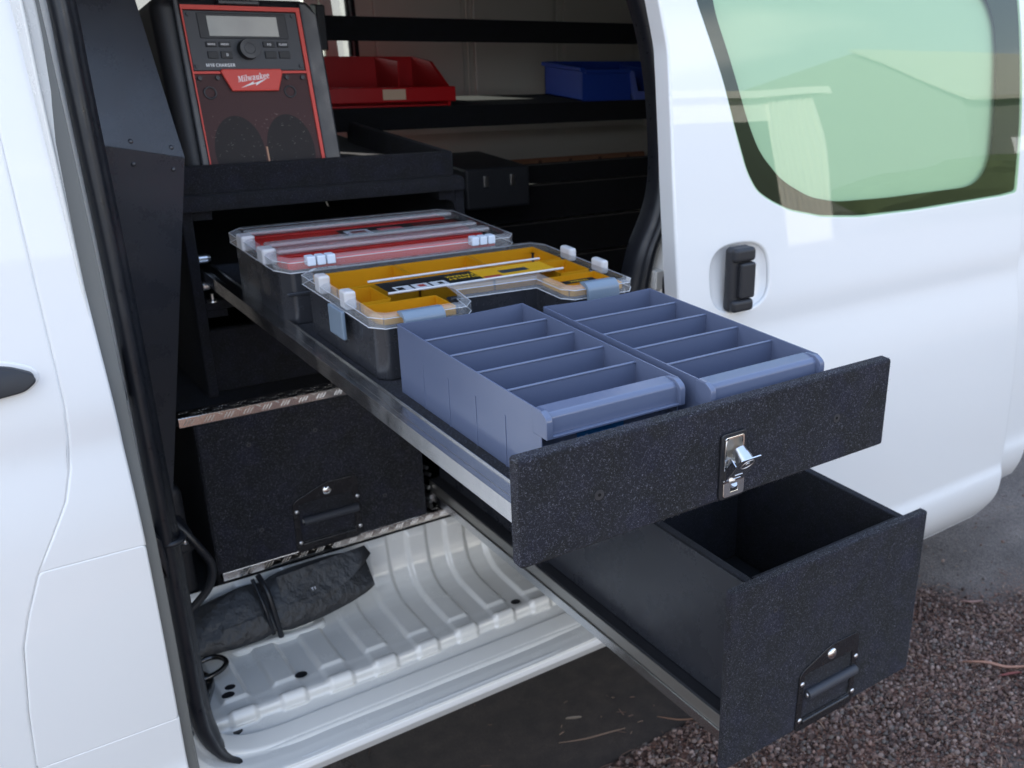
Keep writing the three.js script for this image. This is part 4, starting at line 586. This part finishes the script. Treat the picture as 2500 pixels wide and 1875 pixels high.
// ---------------------------------------------------------------- radio on the cabinet
{
  const t = thing('jobsite_radio', 'scuffed black and red jobsite radio leaning back on top of the cabinet', 'radio', [0.19, 0.2, -1.42]);
  const a = -Math.atan(0.209), lf = (g) => g.rotateX(a).translate(0, 0.2, -1.29), B = (...q) => lf(bx(...q));
  const mBody = S({ name: 'worn black plastic', color: hex('#37383c'), roughness: 0.6, roughnessMap: per(smudge, 0.2) }), mR = S({ name: 'radio red', color: hex('#d8473c'), roughness: 0.5 }), mF = S({ name: 'radio face', color: hex('#3b3d42'), roughness: 0.5 });
  part(t, 'case', [B(0.03, 0.335, 0, 0.36, -0.25, -0.012, 0.025, 4)], mBlackPlastic);
  part(t, 'bumper', [lf(ext(rounded([[0.059, 0], [0.0745, 0], [0.0755, 0.352], [0.066, 0.352]], 0.003), -0.03, -0.001, 'z', 0.003))], mBody);
  part(t, 'bumper', [lf(ext(rounded([[0.298, 0], [0.331, 0], [0.331, 0.33], [0.31, 0.352], [0.298, 0.352]], 0.004), -0.04, -0.002, 'z', 0.004))], mBody);
  part(t, 'frame', [lf(ext([[0.0735, 0], [0.0757, 0], [0.0792, 0.333], [0.0765, 0.3412]], -0.012, 0, 'z')), lf(ext([[0.2905, 0], [0.296, 0], [0.296, 0.3412], [0.2882, 0.333]], -0.012, 0, 'z')), lf(ext([[0.0765, 0.3412], [0.0792, 0.333], [0.2882, 0.333], [0.296, 0.3412]], -0.012, 0, 'z'))], mR);
  const face = part(t, 'control_face', [B(0.079, 0.288, 0.222, 0.332, -0.02, -0.002, 0.002)], mF);
  part(face, 'screen_bezel', [B(0.102, 0.266, 0.281, 0.328, -0.003, -0.0005, 0.002)], mBlackPlastic);
  part(face, 'screen', [B(0.1185, 0.2475, 0.2855, 0.322, -0.003, 0.0006, 0)], P({ name: 'grey green display', color: hex('#a9b1a2'), roughness: 0.25, clearcoat: 1, clearcoatRoughness: 0.02, map: blotch.clone() }));
  const ink = (w, h, txt) => canvasTex(w, h, (c) => { c.fillStyle = '#1e1f22'; c.fillRect(0, 0, w, h); c.fillStyle = '#e8e8ea'; c.font = `bold ${h * 0.62}px sans-serif`; c.textAlign = 'center'; c.textBaseline = 'middle'; c.fillText(txt, w / 2, h / 2, w * 0.86); }, true, false);
  for (const [x0, x1, y0, y1, s] of [[0.109, 0.128, 0.2655, 0.275, 'MODE'], [0.1325, 0.153, 0.2655, 0.275, 'PRESET'], [0.214, 0.236, 0.2655, 0.276, 'EQ'], [0.241, 0.262, 0.2655, 0.276, 'CLOCK'], [0.109, 0.128, 0.2445, 0.2575, '✱'], [0.1325, 0.153, 0.2445, 0.2575, '▶II'], [0.2145, 0.236, 0.2445, 0.258, '◀'], [0.2415, 0.2625, 0.2445, 0.258, '▶']]) { const b = part(face, 'button', [B(x0, x1, y0, y1, -0.003, 0.001, 0.001)], mBlackPlastic); part(b, 'button_print', [lf(new THREE.PlaneGeometry(x1 - x0 - 0.003, y1 - y0 - 0.002).translate((x0 + x1) / 2, (y0 + y1) / 2, 0.0014))], S({ name: 'button print', map: ink(128, 64, s), roughness: 0.5 }), { uv: 'own' }); }
  const kn = part(face, 'knob', [lf(cyl(V(0.1835, 0.261, -0.002), V(0.1835, 0.261, 0.016), 0.0195, 0.018, 28))], mRubber); part(kn, 'knob_ring', [lf(new THREE.TorusGeometry(0.01, 0.0006, 8, 32).translate(0.1835, 0.261, 0.016))], mBody);
  part(face, 'lettering', [lf(new THREE.PlaneGeometry(0.074, 0.0095).translate(0.1385, 0.2325, -0.0014))], S({ name: 'lettering', roughness: 0.5, map: canvasTex(512, 64, (c) => { c.fillStyle = '#3b3d42'; c.fillRect(0, 0, 512, 64); c.fillStyle = '#eceef0'; c.font = 'bold 54px sans-serif'; c.textBaseline = 'middle'; c.fillText('M18 CHARGER', 4, 34, 500); }, true, false) }), { uv: 'own' });
  part(t, 'divider_line', [B(0.076, 0.29, 0.2165, 0.221, -0.01, -0.0006)], mR);
  const gr = canvasTex(512, 512, (c) => { c.fillStyle = '#4a3434'; c.fillRect(0, 0, 512, 512); c.fillStyle = 'rgba(42,40,40,0.92)'; for (const x of [140, 375]) { c.beginPath(); c.ellipse(x, 350, 112, 165, 0, 0, 7); c.fill(); } c.strokeStyle = 'rgba(215,205,195,0.5)'; for (let i = 0; i < 150; i++) { const x = rr(20, 490), y = rr(180, 500); c.lineWidth = rr(0.6, 2); c.beginPath(); c.moveTo(x, y); c.lineTo(x + rr(-9, 12), y + rr(-6, 6)); c.stroke(); } c.strokeStyle = '#c79a7c'; c.lineWidth = 7; c.beginPath(); c.moveTo(262, 330); c.lineTo(262, 505); c.stroke(); }, true, false);
  part(t, 'speaker_grill', [lf(new THREE.PlaneGeometry(0.213, 0.2155).translate(0.184, 0.108, -0.0045))], S({ name: 'speaker grill', map: gr, roughness: 0.8, bumpMap: grain, bumpScale: 0.0004 }), { uv: 'own' });
  const badge = part(t, 'badge', [lf(ext([[0.1279, 0.2246], [0.2369, 0.2244], [0.2416, 0.2194], [0.2273, 0.1827], [0.1402, 0.1834], [0.1251, 0.2193]].reverse(), -0.004, 0.004, 'z', 0.002))], mR);
  part(badge, 'emblem', [lf(new THREE.PlaneGeometry(0.074, 0.034).translate(0.183, 0.204, 0.0044))], S({ name: 'emblem', roughness: 0.5, map: canvasTex(512, 236, (c) => { c.fillStyle = '#d8473c'; c.fillRect(0, 0, 512, 236); c.fillStyle = '#f3f0f0'; c.save(); c.translate(256, 112); c.rotate(-0.12); c.font = 'italic bold 104px serif'; c.textAlign = 'center'; c.fillText('Milwaukee', 0, 10, 420); c.restore(); c.beginPath(); for (const [x, y] of [[70, 222], [250, 138], [244, 166], [440, 96], [270, 196], [278, 166]]) c.lineTo(x, y); c.fill(); }, true, false) }), { uv: 'own' });
  for (const [x, y] of [[0.0883, 0.3244], [0.2801, 0.325], [0.086, 0.2301], [0.2804, 0.2303], [0.0868, 0.2082], [0.1187, 0.2087], [0.2489, 0.2083], [0.2792, 0.208]]) part(t, 'screw', [lf(cyl(V(x, y, -0.006), V(x, y, 0.001), 0.0042, 0.0038, 14))], mScrew);
  for (const x of [0.1005, 0.2506]) part(t, 'port', [lf(new THREE.TorusGeometry(0.0105, 0.0018, 8, 28).translate(x, 0.1814, -0.003))], mBody);
  part(t, 'carry_bar', [B(0.144, 0.221, 0.343, 0.352, -0.02, 0.004, 0.003)], mBody);
}
// ---------------------------------------------------------------- shelving and what stands on it
{
  const t = thing('shelving_unit', 'black carpeted shelving along the far side of the van', 'shelving', [1.2, -0.6, -1.95]);
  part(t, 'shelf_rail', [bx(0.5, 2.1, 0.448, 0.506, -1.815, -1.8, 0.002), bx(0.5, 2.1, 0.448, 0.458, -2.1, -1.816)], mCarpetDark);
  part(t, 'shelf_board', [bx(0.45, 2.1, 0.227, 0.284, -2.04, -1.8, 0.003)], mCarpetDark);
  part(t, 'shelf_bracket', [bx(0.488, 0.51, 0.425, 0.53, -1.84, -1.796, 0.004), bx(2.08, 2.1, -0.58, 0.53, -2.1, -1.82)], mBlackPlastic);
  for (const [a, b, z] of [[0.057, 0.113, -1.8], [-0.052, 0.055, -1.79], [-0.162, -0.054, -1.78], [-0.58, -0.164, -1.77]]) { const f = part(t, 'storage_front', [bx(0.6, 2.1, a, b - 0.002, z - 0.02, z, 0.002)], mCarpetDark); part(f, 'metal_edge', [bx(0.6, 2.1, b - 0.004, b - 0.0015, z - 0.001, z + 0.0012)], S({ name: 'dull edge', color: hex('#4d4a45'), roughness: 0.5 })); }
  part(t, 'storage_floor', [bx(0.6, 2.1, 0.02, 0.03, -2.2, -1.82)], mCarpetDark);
  const b = thing('parts_bin', 'red open front bin with paper label on the middle shelf', 'bin', [0.64, 0.285, -1.9]), R = S({ name: 'red bin', color: hex('#b40d14'), roughness: 0.4 });
  part(b, 'body', [bx(0.43, 0.826, 0.285, 0.289, -2.02, -1.81), bx(0.43, 0.826, 0.285, 0.396, -2.02, -2.016), ext(rounded([[-2.02, 0.285], [-2.02, 0.397], [-1.9, 0.392], [-1.8, 0.335], [-1.8, 0.285]], 0.004), 0.82, 0.828, 'x'), bx(0.715, 0.719, 0.289, 0.394, -2.016, -1.87)], R);
  part(b, 'lip', [bx(0.42, 0.84, 0.298, 0.336, -1.805, -1.79, 0.003)], R); part(b, 'paper_label', [bx(0.635, 0.697, 0.305, 0.331, -1.7898, -1.7888)], S({ name: 'paper', color: hex('#d8b89c'), roughness: 0.9 }));
  const bl = thing('parts_bin', 'blue open front bin at the right end of the middle shelf', 'bin', [1.35, 0.285, -1.9]), Bm = S({ name: 'blue bin', color: hex('#1e3f9a'), roughness: 0.4 });
  part(bl, 'body', [bx(1.255, 1.26, 0.285, 0.378, -2.02, -1.81), bx(1.255, 1.7, 0.285, 0.289, -2.02, -1.81), bx(1.255, 1.7, 0.285, 0.383, -2.02, -2.015), bx(1.255, 1.43, 0.287, 0.372, -1.812, -1.806), bx(1.53, 1.535, 0.285, 0.372, -2.01, -1.83)], Bm); part(bl, 'rim', [bx(1.243, 1.262, 0.37, 0.382, -2.02, -1.8, 0.003), bx(1.262, 1.43, 0.364, 0.376, -1.815, -1.8, 0.003)], Bm); part(bl, 'lip', [bx(1.436, 1.7, 0.286, 0.312, -1.808, -1.796, 0.003), ext([[1.424, 0.37], [1.436, 0.29], [1.458, 0.29], [1.436, 0.37]], -1.808, -1.797)], S({ name: 'pale blue lip', color: hex('#5a6bb5'), roughness: 0.4 }));
  const tc = thing('tool_case', 'black tool case with metal clasps behind the cabinet top', 'case', [0.9, 0.03, -1.75]); part(tc, 'shell', [bx(0.78, 0.973, 0.03, 0.14, -1.93, -1.64, 0.008)], mBlackPlastic); part(tc, 'clasp', [bx(0.83, 0.845, 0.09, 0.12, -1.64, -1.634, 0.002), bx(0.91, 0.925, 0.09, 0.12, -1.64, -1.634, 0.002)], mSteel);
  const br = thing('trim_board', 'long brown padded strip lying behind the lower shelf at the far wall', 'board', [1.5, 0.03, -2.2]); part(br, 'strip', [bx(1.1, 1.76, 0.03, 0.063, -2.19, -2.17, 0.012)], S({ name: 'brown board', color: hex('#9a6d52'), roughness: 0.6 })); for (let i = 0; i < 5; i++) part(br, 'stud', [dome(V(1.2 + i * 0.12, 0.05, -2.17), 0.007, 0.006, V(0, 0, 1))], S({ name: 'stud', color: hex('#5c3a2a'), roughness: 0.6 }));
}
{ // folded sheet metal cover by the front edge of the opening
  const t = thing('metal_cover', 'black folded sheet metal cover with rivets beside the front door pillar', 'cover', [-0.1, -0.4, -1.1]);
  const A = [-0.2, 0.34, -1.04], F = [-0.016, 0.293, -1.1], q = (p, r, s) => [0, 1, 2].map((i) => lerp(p[i], r[i], s));
  const sheet = (a, b, c, d, n) => gridSkin(8, 8, (u, v) => q(q(a, b, u), q(d, c, u), v), n);
  const T0 = [-0.2, 0.72, -1.2], T1 = [-0.042, 0.72, -1.27], B0 = [-0.215, -0.43, -1.12], B1 = [-0.132, -0.43, -1.15];
  part(t, 'upper_sheet', sheet(A, F, T1, T0, 0.002), mSheet); part(t, 'lower_sheet', sheet(B0, B1, F, A, 0.002), mSheet);
  part(t, 'return_edge', sheet(F, [0.0, 0.28, -1.25], [-0.03, 0.72, -1.4], T1, 0.002).concat(sheet(B1, [-0.12, -0.43, -1.3], [0.0, 0.28, -1.25], F, 0.002)), mSheet);
  const up = (s) => q(A, T0, s).map((v, i) => v + [0, 0, 0.0025][i]);
  part(t, 'joint_strip', sheet(q(A, T0, 0.004).map((v, i) => v + (i === 2 ? 0.002 : 0)), q(F, T1, 0.004).map((v, i) => v + (i === 2 ? 0.002 : 0)), q(F, T1, 0.06).map((v, i) => v + (i === 2 ? 0.002 : 0)), q(A, T0, 0.06).map((v, i) => v + (i === 2 ? 0.002 : 0)), 0.0012), mSheet);
  for (const s of [0.2, 0.55, 0.9]) { const p = q(q(A, F, s), q(T0, T1, s), 0.035), r = q(q(A, F, s), q(B0, B1, s), 0.03); part(t, 'rivet', [dome(V(p[0], p[1], p[2] + 0.002), 0.0042, 0.0025, V(0, 0.3, 0.95).normalize())], mSheet); part(t, 'rivet', [dome(V(r[0], r[1], r[2] + 0.001), 0.0042, 0.0025, V(0, 0, 1))], mSheet); }
}
{ // things lying in the step well
  const t = thing('tool_pouch', 'black tool pouch tied with a strap lying on the white step floor', 'pouch', [0.05, -0.73, -1.14]), mP = S({ name: 'black vinyl', color: hex('#2b2c2e'), roughness: 0.45, bumpMap: per(blotch, 0.12), bumpScale: 0.004 });
  part(t, 'pouch', [gridSkin(60, 30, (u, v) => { const a = v * 2 * Math.PI, x = lerp(-0.17, 0.238, u), e = Math.min(1, Math.sin(Math.PI * clamp(u * 0.96 + 0.02)) ** 0.3), pin = 1 - 0.16 * Math.exp(-(((x - 0.02) / 0.02) ** 2)), h = 0.058 * (0.85 + 0.2 * u) * e * pin; return [x, -0.655 + 0.03 * (u - 0.4) + Math.sin(a) * h + 0.003 * fbm(x * 30, v * 6, 4), -1.135 + Math.cos(a) * 0.022 * e * pin - 0.03 * Math.sin(a) + 0.004 * fbm(x * 18, v * 4, 9)]; })].flat(), mP);
  part(t, 'flap', gridSkin(30, 12, (u, v) => { const x = lerp(0.045, 0.238, u), y0 = -0.665 + 0.02 * u + 0.06 * u ** 4; return [x, lerp(y0, -0.592 + 0.012 * u, v), -1.108 - 0.032 * v - 0.004 * u]; }, 0.002), mP);
  part(t, 'strap', [tube([V(0.012, -0.58, -1.15), V(0.016, -0.6, -1.118), V(0.022, -0.66, -1.102), V(0.028, -0.712, -1.1)], 0.006, 30, 8), tube([V(0.0, -0.585, -1.15), V(0.004, -0.63, -1.108), V(0.014, -0.7, -1.1)], 0.004, 30, 8)], mRubber);
  part(t, 'lettering', [new THREE.PlaneGeometry(0.018, 0.013).rotateX(-0.42).rotateZ(0.12).translate(0.112, -0.632, -1.117)], S({ name: 'tag lettering', roughness: 0.5, map: canvasTex(64, 48, (c) => { c.fillStyle = '#2b2c2e'; c.fillRect(0, 0, 64, 48); c.fillStyle = '#c9ccd6'; c.font = 'bold 34px sans-serif'; c.fillText('T1', 10, 36); }, true, false) }), { uv: 'own' });
  const c = thing('black_cable', 'thick black cable looping down beside the closed drawer', 'cable', [-0.1, -0.6, -1.1]); part(c, 'cable', [tube([V(-0.15, -0.36, -1.14), V(-0.122, -0.406, -1.11), V(-0.1, -0.448, -1.1), V(-0.082, -0.498, -1.1), V(-0.09, -0.538, -1.1), V(-0.111, -0.564, -1.1), V(-0.14, -0.585, -1.1), V(-0.2, -0.6, -1.12)], 0.008, 60, 10)], mRubber);
}
// ---------------------------------------------------------------- across the yard: what the window and paint mirror
{
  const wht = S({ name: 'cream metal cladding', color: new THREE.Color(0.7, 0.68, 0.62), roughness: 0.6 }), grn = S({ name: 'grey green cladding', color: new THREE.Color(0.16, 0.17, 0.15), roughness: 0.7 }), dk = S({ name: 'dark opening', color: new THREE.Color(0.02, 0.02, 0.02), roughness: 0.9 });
  const s = thing('storage_shed', 'cream corrugated shed with shaded roller door opening reflected in the van window', 'shed', [14, -GY, 21]);
  part(s, 'wall', [bx(8, 20.4, -1.2, 4.5, 18, 24)], wht); part(s, 'eave', [bx(7.8, 20.8, 4.5, 4.9, 17.6, 24.4)], wht); part(s, 'door_opening_shade', [bx(10, 18.6, -1.2, 3.4, 17.93, 17.98)], dk);  // the dark sheet paints the shade inside the open roller door
  for (let i = 0; i < 9; i++) part(s, 'wall_rib', [bx(18.7 + i * 0.19, 18.79 + i * 0.19, -1.2, 4.5, 17.9, 18)], wht);
  const w = thing('warehouse', 'large grey green warehouse with gabled end reflected in the van window', 'warehouse', [45, -GY, 30]);
  part(w, 'wall', [ext([[24, -1.2], [24, 5.4], [28.5, 10.7], [46, 8.4], [46, -1.2]], 34.9, 70, 'x')], grn); part(w, 'roof', [ext([[23.4, 5.3], [28.4, 11], [28.4, 10.8], [23.4, 5.0]], 34.5, 70, 'x')], S({ name: 'roof sheeting', color: new THREE.Color(0.4, 0.38, 0.32), roughness: 0.5 })); part(w, 'sign', [bx(38, 42, 1, 2.2, 23.8, 23.95)], S({ name: 'white sign', color: new THREE.Color(0.75, 0.78, 0.8), roughness: 0.6 }));
  const h = new THREE.IcosahedronGeometry(1, 4), p = h.attributes.position; for (let i = 0; i < p.count; i++) { const k = 0.85 + 0.4 * vnoise(p.getX(i) * 6 + 9, p.getY(i) * 6 + p.getZ(i) * 5, 3); p.setXYZ(i, p.getX(i) * k * 9, p.getY(i) * k * 1.2, p.getZ(i) * k * 0.9); } h.computeVertexNormals();
  const hd = thing('hedge', 'low trimmed green hedge in front of the warehouse', 'hedge', [31, -GY, 18]); part(hd, 'foliage', [h.translate(31, -0.4, 18)], S({ name: 'hedge', color: new THREE.Color(0.06, 0.08, 0.03), roughness: 1 }));
}
renderer.render(scene, camera);
